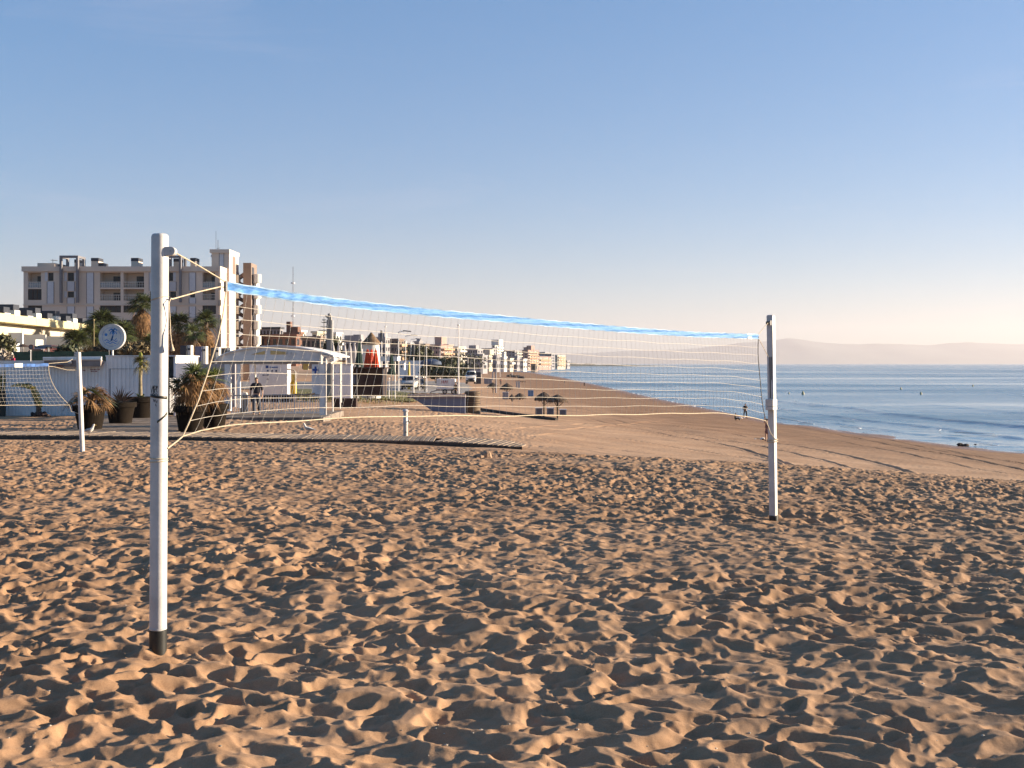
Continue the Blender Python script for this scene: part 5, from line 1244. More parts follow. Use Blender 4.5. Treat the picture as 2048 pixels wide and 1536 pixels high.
# layered pine
c = wp(648, 700, 150); b0 = Vector((c.x, 150, gz(c.x, 150))); r = empty('layered_pine', b0, 'slender pine with flat tiers of branches left of the grey totem', 'tree')
m = MB(); m.tube([b0, wp(648, 634, 150)], [.16, .03], 7); m.build('trunk', TRUNK, r)
m = MB(); random.seed(9)
for yy, w_ in ((641, .28), (646, .4), (655, .75), (663, .85), (671, .8), (680, 1.1), (688, 1.3), (697, 1.5), (706, 1.5)):
    for k in range(13):
        a_ = 2 * math.pi * (k + random.random() * .5) / 13; o = wp(648, yy, 150); e = o + Vector((math.cos(a_) * w_, math.sin(a_) * w_, .12 * w_)); blade(m, o, e - o, w_ * 1.08, .16, -.05, 3, Vector((0, 0, 1)))
        for j in range(5): q = o.lerp(e, .3 + j * .15); blade(m, q, Vector((random.uniform(-1, 1), random.uniform(-1, 1), .4)), .28, .08, .1, 2)
m.build('crown', M('pine_needles', (.02, .045, .03), .7, .4), r)
random.seed(7)
# ------------------------------------------------------------------ promenade things
GR = M('grey_concrete', (.26, .245, .23), .85, .15, 1.5, .2, 20)
def prop(name, px, py, D, label, cat, group=None):
    return empty(name, (X_(px, D), D, Z_(py, D)), label, cat, group)
# grey totem
r = prop('concrete_totem', 658, 760, 96, 'tall grey concrete totem with a forked top between pine and windmill', 'totem'); DD = 96
m = MB(); m.box(X_(653, DD), X_(662, DD), DD, DD + .45, EYE - 3, Z_(640, DD)); m.prism([(X_(655, DD), Z_(640, DD)), (X_(662, DD), Z_(640, DD)), (X_(662, DD), Z_(632, DD)), (X_(659.5, DD), Z_(627, DD)), (X_(655.5, DD), Z_(627, DD))], DD + .002, DD + .4); m.build('shaft', GR, r)
m = MB(); m.prism([(X_(655, DD), Z_(637, DD)), (X_(656.5, DD), Z_(632, DD)), (X_(650, DD), Z_(630, DD)), (X_(649, DD), Z_(632, DD))], DD + .05, DD + .3); m.build('fork', GR, r)
m = MB(); m.box(X_(662.3, DD), X_(665, DD), DD + .1, DD + .3, EYE - 3, Z_(640, DD)); m.build('side_post', WHITEB, r)
# lattice mast far behind
DD = 520; r = prop('lattice_mast', 586, 700, DD, 'thin lattice radio mast rising above the far houses', 'mast'); m = MB()
P0, P1 = wp(586, 715, DD), wp(586, 533, DD)
for k in range(3): a_ = k * 2.09; o = Vector((math.cos(a_) * .35, math.sin(a_) * .35, 0)); m.tube([P0 + o, P1 + o * .4], .05, 4)
for k in range(40): a_ = k * 2.09; z = k / 40; o = Vector((math.cos(a_), math.sin(a_), 0)) * .35 * (1 - .6 * z); o2 = Vector((math.cos(a_ + 2.09), math.sin(a_ + 2.09), 0)) * .35 * (1 - .6 * z); m.tube([P0.lerp(P1, z) + o, P0.lerp(P1, z + .025) + o2], .04, 3)
m.build('lattice', FRG, r)
for yy in (566, 598, 632): m = MB(); m.tube([wp(586, yy, DD) - Vector((0, 0, .3)), wp(586, yy, DD) + Vector((0, 0, .3))], .9, 8); m.build('dish', SHUT, r)
# pale closed parasols beside the windmill
DD = 88
PAR = M('grey_canvas', (.36, .34, .35), .8, .1, 2)
for k, (x, w_) in enumerate(((666, 9), (676, 9), (687, 9), (697, 8), (705, 8))):
    g = Vector((X_(x, DD), DD + .3 * k, gz(X_(x, DD), DD))); r = empty('closed_parasol', g, ('leftmost', 'second from left', 'third, middle', 'fourth from left', 'rightmost')[k] + ' of the five grey closed parasols left of the windmill', 'parasol', 'closed grey parasols')
    hw = w_ / 2 / F * DD * 1.06; z0, z1 = Z_(730, DD), Z_(689, DD); m = MB(); n = 14
    m.lathe([(hw * .95, z0 - g.z), (hw, z0 - g.z + .2), (hw * .8, z1 - g.z - .5), (hw * .35, z1 - g.z - .05)], g, n, True, jit=.12); m.build('canopy', PAR, r)
    m = MB(); m.tube([g, Vector((g.x, g.y, z1 + .12))], .035, 6); m.ball((g.x, g.y, z1 + .1), .07, 8, 5); m.build('pole', MW, r)
# windmill bar
DD = 92
r = prop('windmill_hut', 740, 775, DD, 'squat white windmill with a pointed thatched roof', 'windmill')
c = Vector((X_(739.5, DD), DD + 1, 0)); k_ = DD / F
m = MB(); m.lathe([(19.5 * k_, EYE - 3), (19 * k_, Z_(740, DD)), (16 * k_, Z_(686, DD))], c, 24); m.build('tower_wall', WHITEB, r, True)
m = MB(); m.lathe([(21.5 * k_, Z_(688, DD)), (17 * k_, Z_(683, DD)), (11 * k_, Z_(676, DD)), (5 * k_, Z_(669, DD)), (.05, Z_(664, DD))], c, 24, jit=.03); m.build('thatched_roof', M('thatch', (.20, .125, .07), .95, .4, 6, .5, 30, stretch=(1, 1, 4)), r)
RED = M('red_canvas', (.78, .075, .015), .75, .2, 4)
GRN = M('green_canvas', (.025, .06, .045), .8, .2, 4)
def closed(px, ytop, ybot, D, wpx, mt, label, group):
    g = Vector((X_(px, D), D, gz(X_(px, D), D))); r = empty('closed_parasol', g, label, 'parasol', group); hw = wpx / 2 * D / F; z0, z1 = Z_(ybot, D) - g.z, Z_(ytop, D) - g.z
    m = MB(); b = 0; n = 20
    prof = [(1.0, z0), (.95, z0 + (z1 - z0) * .1), (.6, z0 + (z1 - z0) * .55), (.42, z0 + (z1 - z0) * .8), (.3, z1 - .1), (.08, z1)]
    for rr, z in prof:
        for k in range(n): a_ = 2 * math.pi * k / n; q = hw * rr * (1 + (.18 if k % 2 else -.12)); m.v.append(g + Vector((math.cos(a_) * q, math.sin(a_) * q, z)))
    for i in range(len(prof) - 1):
        for k in range(n): u0 = i * n + k; u1 = i * n + (k + 1) % n; m.f.append((u0, u1, u1 + n, u0 + n))
    m.build('canopy', mt, r); m = MB(); m.tube([g, g + Vector((0, 0, z1 + .1))], .04, 6); m.build('pole', FRG, r)
closed(735, 698, 736, 84, 14, RED, 'left one of the closed bright red parasols under the windmill', 'closed red parasols')
closed(743, 698, 736, 86, 13, RED, 'middle one of the closed bright red parasols under the windmill', 'closed red parasols')
closed(751.5, 699, 736, 84, 13, RED, 'right one of the closed bright red parasols under the windmill', 'closed red parasols')
closed(718, 680, 736, 85, 15, GRN, 'dark green closed parasol left of the red ones', 'closed green parasols')
closed(783, 708, 750, 88, 14, GRN, 'dark green closed parasol right of the brown kiosk', 'closed green parasols')
# brown kiosk below the windmill
DD = 82; r = prop('kiosk', 733, 780, DD, 'dark brown wooden kiosk with flat roof under the red parasols', 'kiosk')
m = MB(); m.box(X_(703, DD), X_(765, DD), DD, DD + 3, Z_(779, DD) - .5, Z_(737, DD))
w_ = m.build('wall', DKBR, r); m = MB(); m.box(X_(698, DD), X_(772, DD), DD - .5, DD + 3.3, Z_(737, DD) + .002, Z_(734.6, DD)); m.build('roof', DKBR, r)
m = MB(); m.box(X_(704, DD), X_(711, DD), DD - .04, DD - .003, Z_(768, DD), Z_(750, DD)); m.build('window', M('bluish_glass', (.06, .09, .15), .2), r)
for x in (712, 721): m = MB(); m.ball((X_(x, DD), DD - .55, Z_(732.5, DD)), .07, 8, 6); m.build('globe_lamp', MW, r)
for x in (714, 766, 771): m = MB(); m.box(X_(x, DD), X_(x + 2.2, DD), DD - .45, DD - .37, Z_(779, DD) - .5, Z_(737, DD)); m.build('post', GR, r)
# white flat building and clutter right of the kiosk
r, w_ = cabin(796, 846, 722, 756, 170, 5, 'flat white building behind the parked van', name='flat_building', cat='building')
r, w_ = cabin(752, 795, 714, 722, 120, 3, 'white flat canopy roof right of the windmill', name='canopy', cat='canopy')
for x in (755, 772, 790): m = MB(); m.tube([wp(x, 722, 121), wp(x, 765, 121)], .07, 6); m.build('post', MWd, r)
r, w_ = cabin(798, 808, 727, 740, 140, 2, 'small cream stall with two dark openings left of the flat white building', name='stall', cat='stall')
DD = 140; m = MB(); mark(m, 802, 804.2, 731, 735); mark(m, 806, 808, 731, 735); islands(m, 'opening', GLASS, w_)
# lamp posts, flagpoles and masts: (px, ytop, ybase, D, radius, kind)
def post(px, yt, yb, D, rad, label, name, cat, group, arm=None, banner=None, mt=None):
    b = wp(px, yb, D); b.z = min(b.z, gz(b.x, D) + .1); t = wp(px, yt, D); r = empty(name, b, label, cat, group); m = MB(); rad *= .8; m.tube([b, t], [rad, rad * .6], 7); m.build('shaft', mt or MWd, r)
    if arm:
        m = MB(); m.tube([t, t + Vector((-.9 * arm, 0, .12))], .05, 5); m.build('arm', MWd, r); m = MB(); m.obox(t + Vector((-1.2 * arm, 0, .1)), .9, .3, .12, 0, .1); m.build('lamp_head', FRG, r)
    else: m = MB(); m.ball(t, min(rad * 1.6, .1), 8, 5); m.build('cap', mt or MWd, r)
    if banner: m = MB(); m.lathe([(.12, 0), (.16, -.4), (.06, -1.4)], t, 8); m.build('furled_flag', banner, r)
post(763, 661, 745, 130, .13, 'white mast with a dark top just right of the windmill', 'flagpole', 'mast', 'masts', banner=CAP)
post(771, 653, 783, 98, .07, 'tall thin white pole right of the brown kiosk', 'flagpole', 'mast', 'masts')
post(797, 664, 778, 122, .10, 'street lamp with arm to the right of the tall thin pole', 'street_lamp', 'street lamp', 'street lamps', arm=-.8)
post(811, 672, 760, 150, .10, 'street lamp behind the parked van', 'street_lamp', 'street lamp', 'street lamps', arm=-1)
post(822, 679, 756, 175, .10, 'farther street lamp right of the van', 'street_lamp', 'street lamp', 'street lamps', arm=-1)
post(827, 688, 754, 118, .10, 'white mast with a dark furled flag right of the van', 'flagpole', 'mast', 'masts', banner=CAP)
post(839, 690, 765, 130, .07, 'first of three pale bare poles behind the dark car', 'flagpole', 'mast', 'masts')
post(849, 692, 772, 125, .08, 'second of three pale bare poles, yellowish', 'flagpole', 'mast', 'masts', mt=M('pale_ochre', (.42, .34, .2), .7))
post(853, 695, 772, 125, .08, 'third of three pale bare poles, left of the blue parasol', 'flagpole', 'mast', 'masts')
post(917, 650, 790, 90, .085, 'tallest white mast, beside the white trailer', 'flagpole', 'mast', 'masts')
post(992, 712, 764, 150, .14, 'grey pillar at the start of the sand beach', 'pillar', 'pillar', None, mt=GREYB)
post(880, 690, 745, 210, .10, 'street lamp in front of the orange balconies', 'street_lamp', 'street lamp', 'street lamps', arm=-1)
post(188, 640, 705, 90, .06, 'thin bamboo pole left of the round sign', 'pole', 'pole', None, mt=M('bamboo', (.30, .24, .13), .8))
post(818, 725, 756, 135, .25, 'yellow vertical banner behind the van', 'banner_post', 'banner', None, mt=YEL)
post(61, 701, 724, 60, .03, 'slanting thin post in front of the green mesh fence', 'pole', 'pole', None)
for k, x in enumerate((715, 741, 790, 778)):
    post(x, (745, 769, 762, 757)[k], (782, 783, 781, 781)[k], 92, .09 if k == 0 else .06, ('stout pale post before the kiosk', 'low white stake on the grass under the kiosk', 'slanted pale stake right of the kiosk', 'second slanted stake right of the kiosk')[k], 'stake', 'stake', None)
# blue parasol dome
DD = 150; g = wp(862, 750, DD); r = empty('blue_parasol', g, 'dark blue domed parasol in front of the pinkish block', 'parasol')
m = MB(); m.lathe([(1.5, Z_(729, DD) - g.z), (1.35, Z_(723, DD) - g.z), (.7, Z_(718.5, DD) - g.z), (.05, Z_(717, DD) - g.z)], g, 16); m.build('canopy', M('navy_canvas', (.03, .05, .10), .7), r, True); m = MB(); m.tube([g, g + Vector((0, 0, Z_(718, DD) - g.z))], .05, 6); m.build('pole', FRG, r)

# ---- vehicles
TYRE = M('tyre', (.02, .02, .02), .8); RIM = M('rim_metal', (.4, .4, .4), .35, metal=.8)
def vehicle(px0, px1, ytop, ybase, D, paint, label, name, cat, van=True, rz=0):
    s = F / D; w_ = (px1 - px0) / s; h = (ybase - ytop) / s; c = wp((px0 + px1) / 2, ybase, D); gzz = gz(c.x, D)
    r = empty(name, c, label, cat); hw = w_ / 2; L = 4.9 if van else 4.3
    # cross sections along y: (y, half width, z low, z high)
    bl = .28 * h / 2 if van else .22
    if van: sec = [(0, .86, .22, .50), (.12, .97, .16, .56), (.9, 1.0, .14, .60), (1.25, 1.0, .14, .66), (1.9, .93, .14, .97), (2.4, .92, .14, 1.0), (L - .1, .92, .14, 1.0), (L, .88, .18, .94)]
    else: sec = [(0, .84, .22, .48), (.15, .95, .18, .54), (1.2, 1.0, .16, .62), (2.0, .82, .16, .97), (2.6, .8, .16, 1.0), (3.4, .82, .16, .95), (L - .2, .97, .18, .62), (L, .9, .24, .54)]
    m = MB()
    for (y, kw, z0, z1) in sec:
        zm = min(z1, .56); a_ = hw * kw; b_ = hw * (kw if z1 < .7 else kw * .88)
        for (x, z) in ((-a_ * .96, z0), (-a_, (z0 + zm) / 2), (-a_, zm), (-b_, z1 - .03), (-b_ * .85, z1), (b_ * .85, z1), (b_, z1 - .03), (a_, zm), (a_, (z0 + zm) / 2), (a_ * .96, z0)): m.v.append(Vector((c.x + x, c.y + y, c.z + z * h)))
    n = 10
    for i in range(len(sec) - 1):
        for k in range(n): u0 = i * n + k; u1 = i * n + (k + 1) % n; m.f.append((u0, u1, u1 + n, u0 + n))
    m.f.append(tuple(reversed(range(n)))); m.f.append(tuple((len(sec) - 1) * n + k for k in range(n)))
    bd_ = m.build('body', paint, r, True)
    y0, z0_, y1, z1_ = (1.28, .68, 1.86, .94) if van else (1.28, .65, 1.92, .93)
    m = MB(); a_, b_ = hw * .86, hw * .74; dz = .01
    m.add([(c.x - a_, c.y + y0 - .05, c.z + z0_ * h + dz), (c.x + a_, c.y + y0 - .05, c.z + z0_ * h + dz), (c.x + b_, c.y + y1 - .05, c.z + z1_ * h + dz), (c.x - b_, c.y + y1 - .05, c.z + z1_ * h + dz), (c.x - a_, c.y + y0 + .02, c.z + z0_ * h), (c.x + a_, c.y + y0 + .02, c.z + z0_ * h), (c.x + b_, c.y + y1 + .02, c.z + z1_ * h), (c.x - b_, c.y + y1 + .02, c.z + z1_ * h)],
          [(0, 1, 2, 3), (7, 6, 5, 4), (0, 4, 5, 1), (1, 5, 6, 2), (2, 6, 7, 3), (3, 7, 4, 0)]); m.build('windscreen', GLASS, r)
    for sx in (-1, 1):
        m = MB(); m.obox((c.x + sx * hw * .965, c.y + L * .5, c.z + .76 * h), .03, L * .42, .22 * h); m.build('side_window', GLASS, r)
        m = MB(); m.obox((c.x + sx * hw * .72, c.y - .0, c.z + .46 * h), hw * .34, .12, .09 * h); m.build('headlight', MW, r, bevel=.02)
        m = MB(); m.obox((c.x + sx * hw * 1.1, c.y + 1.3, c.z + .64 * h), .16, .08, .18); m.build('mirror', paint, r, bevel=.02)
        for yy in (.85, L - .9):
            o = Vector((c.x + sx * hw * .86, c.y + yy, c.z + .33)); m = MB(); m.tube([o - Vector((.11, 0, 0)), o + Vector((.11, 0, 0))], .33, 18); wh = m.build('wheel', TYRE, r, True)
            m = MB(); m.tube([o + Vector((sx * .09, 0, 0)), o + Vector((sx * .125, 0, 0))], .20, 14); m.build('rim', RIM, wh, True)
    m = MB(); m.obox((c.x, c.y - .02, c.z + .36 * h), hw * 1.0, .1, .14 * h); m.build('grille', MBK, r)
    m = MB(); m.obox((c.x, c.y - .03, c.z + .24 * h), hw * 1.75, .14, .12 * h); m.build('bumper', MBK, r, bevel=.03)
    return r
vehicle(801, 831, 752, 779, 128, MW, 'white van parked facing us in front of the flat white building', 'parked_van', 'van')
vehicle(828, 846, 758, 778, 134, M('dark_car_paint', (.02, .025, .035), .25, .1), 'dark car parked on the right side of the white van', 'parked_car', 'car', van=False)
vehicle(931, 951, 742, 768, 175, MWd, 'white van with its front towards us, right of the tall white mast', 'parked_van', 'van')
vehicle(55, 90, 689, 707, 105, M('dark_red_paint', (.06, .02, .02), .3, .1), 'dark red car above the green mesh fence', 'parked_car', 'car', van=False)
# box trailer
DD = 112; g = wp(893, 789, DD); r = empty('box_trailer', g, 'white box trailer with red lettering parked above the ramp', 'trailer')
m = MB(); m.box(X_(873, DD), X_(910, DD), DD, DD + 2, Z_(779, DD), Z_(758, DD)); w_ = m.build('box', MWd, r, bevel=.04)
m = MB(); x = 882.0
for k, wd in enumerate((3.2, 2.6, 3.4, 2.4)):
    sl = (.5, -.4, .6, 0)[k]; mark2 = [(X_(x, DD), Z_(767, DD)), (X_(x + 1.1, DD), Z_(767, DD)), (X_(x + 1.1 + sl + .8, DD), Z_(760.5, DD)), (X_(x + sl + .8, DD), Z_(760.5, DD))]; m.prism(mark2, DD - .02, DD - .003)
    m.prism([(X_(x + 1.3, DD), Z_(764.2, DD)), (X_(x + wd, DD), Z_(764.2, DD)), (X_(x + wd, DD), Z_(763, DD)), (X_(x + 1.3, DD), Z_(763, DD))], DD - .02, DD - .004); x += wd + .6
m.build('lettering', MRED, w_)
m = MB(); m.box(X_(872, DD), X_(916, DD), DD + .1, DD + 1.9, Z_(781.5, DD), Z_(779, DD) - .002); m.build('chassis', FRG, r)
for x in (890, 907):
    o = Vector((X_(x, DD), DD - .06, Z_(783.5, DD))); m = MB(); m.tube([o - Vector((0, .1, 0)), o + Vector((0, .12, 0))], .26, 18); wh = m.build('wheel', TYRE, r, True); m = MB(); m.tube([o - Vector((0, .13, 0)), o - Vector((0, .09, 0))], .15, 12); m.build('rim', RIM, wh, True)
m = MB(); m.tube([wp(873, 781, DD), wp(862, 784, DD), wp(860, 788, DD)], .05, 6); m.build('drawbar', FRG, r)

# ---- retaining wall of the ramp, round end, grass, promenade
DD = 73.0
r = prop('ramp_wall', 885, 815, DD, 'bluish grey retaining wall of the ramp below the trailer', 'wall')
m = MB(); m.prism([(X_(826, DD), Z_(797, DD)), (X_(846, DD), Z_(809, DD)), (X_(868, DD), Z_(815, DD) - .3), (X_(930, DD), Z_(815, DD) - .5), (X_(930, DD), Z_(796, DD)), (X_(826, DD), Z_(796, DD))], DD, DD + .6); m.build('wall_face', M('blue_grey_wall', (.13, .15, .22), .7, .1, .5), r)
m = MB(); m.box(X_(815, DD), X_(931, DD), DD - .1, DD + .7, Z_(796, DD) + .002, Z_(789, DD)); m.build('coping', M('mauve_coping', (.20, .16, .17), .8, .1), r)
r = prop('round_tank', 945, 815, 74, 'round dark brown slatted tank at the right end of the ramp wall', 'tank'); DD = 74
m = MB(); m.lathe([(.54, Z_(816, DD) - .5), (.54, Z_(785, DD)), (.47, Z_(783, DD))], (X_(944, DD), DD + .9, 0), 22); m.build('drum', M('brown_slats', (.13, .085, .05), .8, .3, 2, stretch=(1, 1, 5)), r, True)
for k in range(6): m = MB(); z = Z_(813 - k * 5, DD); m.lathe([(.545, z - .02), (.56, z), (.545, z + .02)], (X_(944, DD), DD + .9, 0), 22, False); m.build('hoop', DKBR, r, True)
# timber edging half buried in the sand
pts = [gp(928, 816), gp(985, 824), gp(1050, 833), gp(1113, 841)]
m = MB()
for a, b in zip(pts[:-1], pts[1:]): m.tube([a + Vector((0, 0, .06)), b + Vector((0, 0, .06))], .13, 7)
tag(m.build('timber_edge', WOODD, origin=pts[1]), 'long dark timber lying in the sand in front of the thatched umbrellas', 'timber')
# grass and paving laid over the terrace
def patch(name, poly, mat, dz, kind, rough=0.0, step=.8):
    xs = [p[0] for p in poly]; ys = [p[1] for p in poly]
    nx = int((max(xs) - min(xs)) / step) + 2; ny = int((max(ys) - min(ys)) / step) + 2
    gx, gy = np.meshgrid(np.linspace(min(xs), max(xs), nx), np.linspace(min(ys), max(ys), ny)); gh = sand_h(gx, gy) * .0 + base_h(gx, gy) + dz + rough * vnoise(gx * 2, gy * 2, 4)
    def inside(x, y):
        c = False; j = len(poly) - 1
        for i in range(len(poly)):
            if (poly[i][1] > y) != (poly[j][1] > y) and x < (poly[j][0] - poly[i][0]) * (y - poly[i][1]) / (poly[j][1] - poly[i][1]) + poly[i][0]: c = not c
            j = i
        return c
    vs = [(float(gx[i, j]), float(gy[i, j]), float(gh[i, j])) for i in range(ny) for j in range(nx)]; fs = []
    for i in range(ny - 1):
        for j in range(nx - 1):
            if inside((gx[i, j] + gx[i, j + 1]) / 2, (gy[i, j] + gy[i + 1, j]) / 2): a = i * nx + j; fs.append((a, a + 1, a + nx + 1, a + nx))
    me = bpy.data.meshes.new(name); me.from_pydata(vs, [], fs); me.materials.append(mat); me.polygons.foreach_set('use_smooth', [True] * len(fs)); o = bpy.data.objects.new(name, me); col.objects.link(o); o['kind'] = kind; return o
def gpx(px, py): g = gp(px, py); return (g.x, g.y)
GRASS = M('dry_grass', (.20, .17, .055), .9, .5, .5, .6, 4, c2=(.10, .10, .035))
patch('lawn', [gpx(560, 800), gpx(700, 797), gpx(760, 800), gpx(830, 806), gpx(838, 792), gpx(800, 784), gpx(700, 781), gpx(560, 779)], GRASS, .10, 'structure', .05)
patch('promenade', [gpx(480, 779), gpx(700, 780.5), gpx(838, 788), gpx(925, 788.5), gpx(945, 776), gpx(930, 766), gpx(700, 764), gpx(480, 764)], M('paving', (.26, .235, .215), .85, .15, .3), .08, 'structure')
random.seed(21); m = MB()
for k in range(1500):
    x_, y_ = gpx(random.uniform(560, 835), random.uniform(783, 806)) if k < 160 else (random.uniform(-24, -8), random.uniform(78, 108)); z = gz(x_, y_) + .08
    if (x_ / y_ * F + 1024) > 836 or (x_ / y_ * F + 1024) < 560: continue
    for j in range(3): blade(m, Vector((x_ + random.uniform(-.2, .2), y_, z)), Vector((random.uniform(-.4, .4), random.uniform(-.4, .4), 1)), random.uniform(.12, .3), .05, .1, 2)
tag(m.build('grass_tufts', GRASS), kind='stuff')
# dark service boxes right of the palms
random.seed(3)
for k, (x0, x1, y0, mt_, lb_) in enumerate(((360, 373, 691, CAP, 'dark tall box'), (390, 403, 693, M('navy_box', (.05, .06, .14), .6), 'navy box'), (421, 429, 695, CAP, 'narrow dark box'), (440, 452, 696, CAP, 'wide dark box'))):
    DD = 90 + k; r = prop('service_box', (x0 + x1) / 2, 722, DD, lb_ + (' nearest the palms', ' between white caps', ' right of the navy box', ' left of the shelter roof')[k], 'box', 'service boxes'); m = MB(); m.box(X_(x0, DD), X_(x1, DD), DD, DD + .8, EYE - 3, Z_(y0, DD)); m.build('body', mt_, r, bevel=.03)
    m = MB(); m.box(X_(x1 + 1, DD), X_(x1 + 8, DD), DD + .1, DD + .8, EYE - 3, Z_(y0 - .5, DD)); m.build('white_post', WHITEB, r); m = MB(); m.box(X_(x1 + 2, DD), X_(x1 + 7, DD), DD + .06, DD + .097, Z_(y0 + 9, DD), Z_(y0 + 5, DD)); m.build('slot', CAP, r)
# light wall behind the shelter and right of the hut
m = MB(); m.box(X_(352, 70), X_(372, 70), 70, 70.3, EYE - 3, Z_(712, 70)); m.box(X_(372, 70), X_(470, 70), 70, 70.3, EYE - 3, Z_(728, 70)); tag(m.build('garden_wall', GREYB, origin=(X_(400, 70), 70, EYE - 2.7)), 'dull grey garden wall between the hut and the shelter', 'wall')
# wooden walkway side: bench like rail
# brown canopy umbrella at the left
DD = 98; g = wp(46, 722, DD); r = empty('beach_umbrella', g, 'flat brown umbrella left of the dark red car', 'umbrella')
m = MB(); m.lathe([(.62, Z_(694, DD) - g.z), (.4, Z_(691, DD) - g.z), (.04, Z_(688, DD) - g.z)], g, 14); m.build('canopy', DKBR, r); m = MB(); m.tube([g, g + Vector((0, 0, Z_(690, DD) - g.z))], .04, 6); m.build('pole', FRG, r)
DD = 60; c = wp(62, 694, DD); r = empty('road_sign', (c.x, DD, gz(c.x, DD)), 'small round sign on a thin leaning post in front of the dark red car', 'sign')
m = MB(); m.tube([c, c + Vector((0, .04, 0))], .14, 18); d_ = m.build('disc', M('dull_red', (.12, .035, .03), .6), r); m = MB(); m.tube([c - Vector((0, .01, 0)), c + Vector((0, .0, 0))], .10, 18); m.build('face', M('dull_grey_face', (.14, .12, .12), .6), d_); m = MB(); m.tube([(c.x, DD + .05, c.z), (c.x - .06, DD + .05, EYE - 2.6)], .025, 6); m.build('post', FRG, r)

# ------------------------------------------------------------------ thatched umbrellas and things on the beach
TH = M('reed_thatch', (.11, .07, .045), .95, .5, 4, .6, 25)
def reed(px, yap, ybr, ybase, wpx, label, posts=1, seed=0):
    random.seed(seed); g = gp(px, ybase); D = g.y; s = F / D; r = empty('reed_umbrella', g, label, 'reed umbrella', 'reed umbrellas on the beach')
    hw = wpx / 2 / s * 1.12; za, zb = Z_(yap, D) - g.z, Z_(ybr + 2.5, D) - g.z; m = MB(); n = 26
    m.lathe([(hw * .9, zb - .02), (hw, zb), (hw * .93, zb + (za - zb) * .28), (hw * .62, zb + (za - zb) * .6), (hw * .28, zb + (za - zb) * .86), (.05, za)], g, n, True, jit=.10)
    for k in range(120):
        a_ = random.uniform(0, 2 * math.pi); rr = random.uniform(.5, 1); zz = zb + (za - zb) * (1 - rr) * .9; o = g + Vector((math.cos(a_) * hw * rr, math.sin(a_) * hw * rr, zz + .03)); blade(m, o, Vector((math.cos(a_), math.sin(a_), -.6)), .3 * hw, .05, .5, 2)
    m.build('canopy', TH, r); m = MB(); m.tube([g - Vector((0, 0, .2)), g + Vector((0, 0, za - .1))], .06, 8); m.build('pole', WOODD, r, True)
    for k in range(3): m = MB(); a_ = k * 2.1; m.tube([g + Vector((0, 0, zb - .4)), g + Vector((math.cos(a_) * hw * .7, math.sin(a_) * hw * .7, zb + .1))], .025, 5); m.build('strut', WOODD, r)
reed(1088, 784, 798, 833, 36, 'reed umbrella of the nearest pair, the left and higher one', seed=1)
reed(1115, 789, 801, 840, 40, 'reed umbrella of the nearest pair, the right one with a ragged brim', seed=2)
reed(1040, 786, 794, 800, 24, 'squat reed umbrella just left of the blue barrel', seed=3)
reed(1014, 766, 776, 794, 26, 'reed umbrella farther back, above the squat one', seed=4)
reed(986, 765, 772, 786, 22, 'small reed umbrella farther left, near the dark clutter', seed=5)
reed(1024, 788, 795, 803, 12, 'tiny dark reed umbrella touching the squat one on its left', seed=6)
PANL = M('blue_grey_panel', (.10, .11, .14), .6, .1)
def panel(x0, x1, y0, y1, label, mt=PANL, name='wind_panel', cat='panel'):
    g = gp((x0 + x1) / 2, y1); D = g.y; r = empty(name, g, label, cat, 'panels on the beach'); m = MB(); h = (y1 - y0) / F * D; w_ = (x1 - x0) / F * D; m.box(g.x - w_ / 2, g.x + w_ / 2, g.y, g.y + .5, g.z + .02, g.z + h); m.build('board', mt, r, bevel=.02)
    m = MB(); m.box(g.x - w_ / 2 - .03, g.x + w_ / 2 + .03, g.y - .04, g.y + .54, g.z + h + .002, g.z + h + .06); m.build('lid', MWd, r)
panel(1071, 1085, 817, 831, 'blue grey locker under the left reed umbrella of the nearest pair'); panel(1094, 1108, 817, 831, 'blue grey locker between the posts of the nearest pair'); panel(1120, 1133, 820, 831, 'blue grey locker under the right edge of the nearest pair')
panel(1056, 1067, 781, 793, 'bright blue locker alone right of the squat reed umbrella', M('blue_barrel', (.10, .20, .36), .5)); panel(1032, 1035, 764, 775, 'narrow white box, left one of two on the sand', MW); panel(1036, 1040, 764, 776, 'narrow white box, right one of two on the sand', MW)
panel(1005, 1017, 785, 799, 'grey locker between the two smaller reed umbrellas', GREYB); panel(984, 987, 744, 760, 'slim white board standing near the grey pillar', MW)
m = MB(); random.seed(2)
for k in range(30): g = gp(1017 + k * 1.0, 752 + random.uniform(-1, 2) + k * .12); m.ball(g + Vector((0, 0, .25)), random.uniform(.3, .75), 7, 5, 1.3, 1, .8, .4)
r = empty('rock_groyne', gp(1030, 754), 'dark heap of rocks at the water edge in the distance', 'rocks'); islands(m, 'rock', M('dark_rock', (.07, .055, .045), .9), r)
for k in range(3):
    g = gp(1036 + 5 * k, 765 + k * .4); m = MB(); m.obox(g + Vector((0, 0, .35)), 1.3, .6, .08, .3); m.obox(g + Vector((-.5, 0, .17)), .06, .5, .34); m.obox(g + Vector((.5, 0, .17)), .06, .5, .34); tag(m.build('sunbed', DKBR, origin=g), ('leftmost', 'middle', 'rightmost')[k] + ' of three tiny dark sunbeds right of the white boxes', 'sunbed', 'sunbeds far along the beach')
# dark clutter and hedge line between promenade and beach
random.seed(11)
for k, (x0, x1, y0, y1, lb) in enumerate(((948, 962, 744, 768, 'dark tall screen right of the far white van'), (968, 984, 757, 768, 'low dark shed left of the grey pillar'))):
    panel(x0, x1, y0, y1, lb, GREYB if k else CAP, 'dark_screen', 'screen')
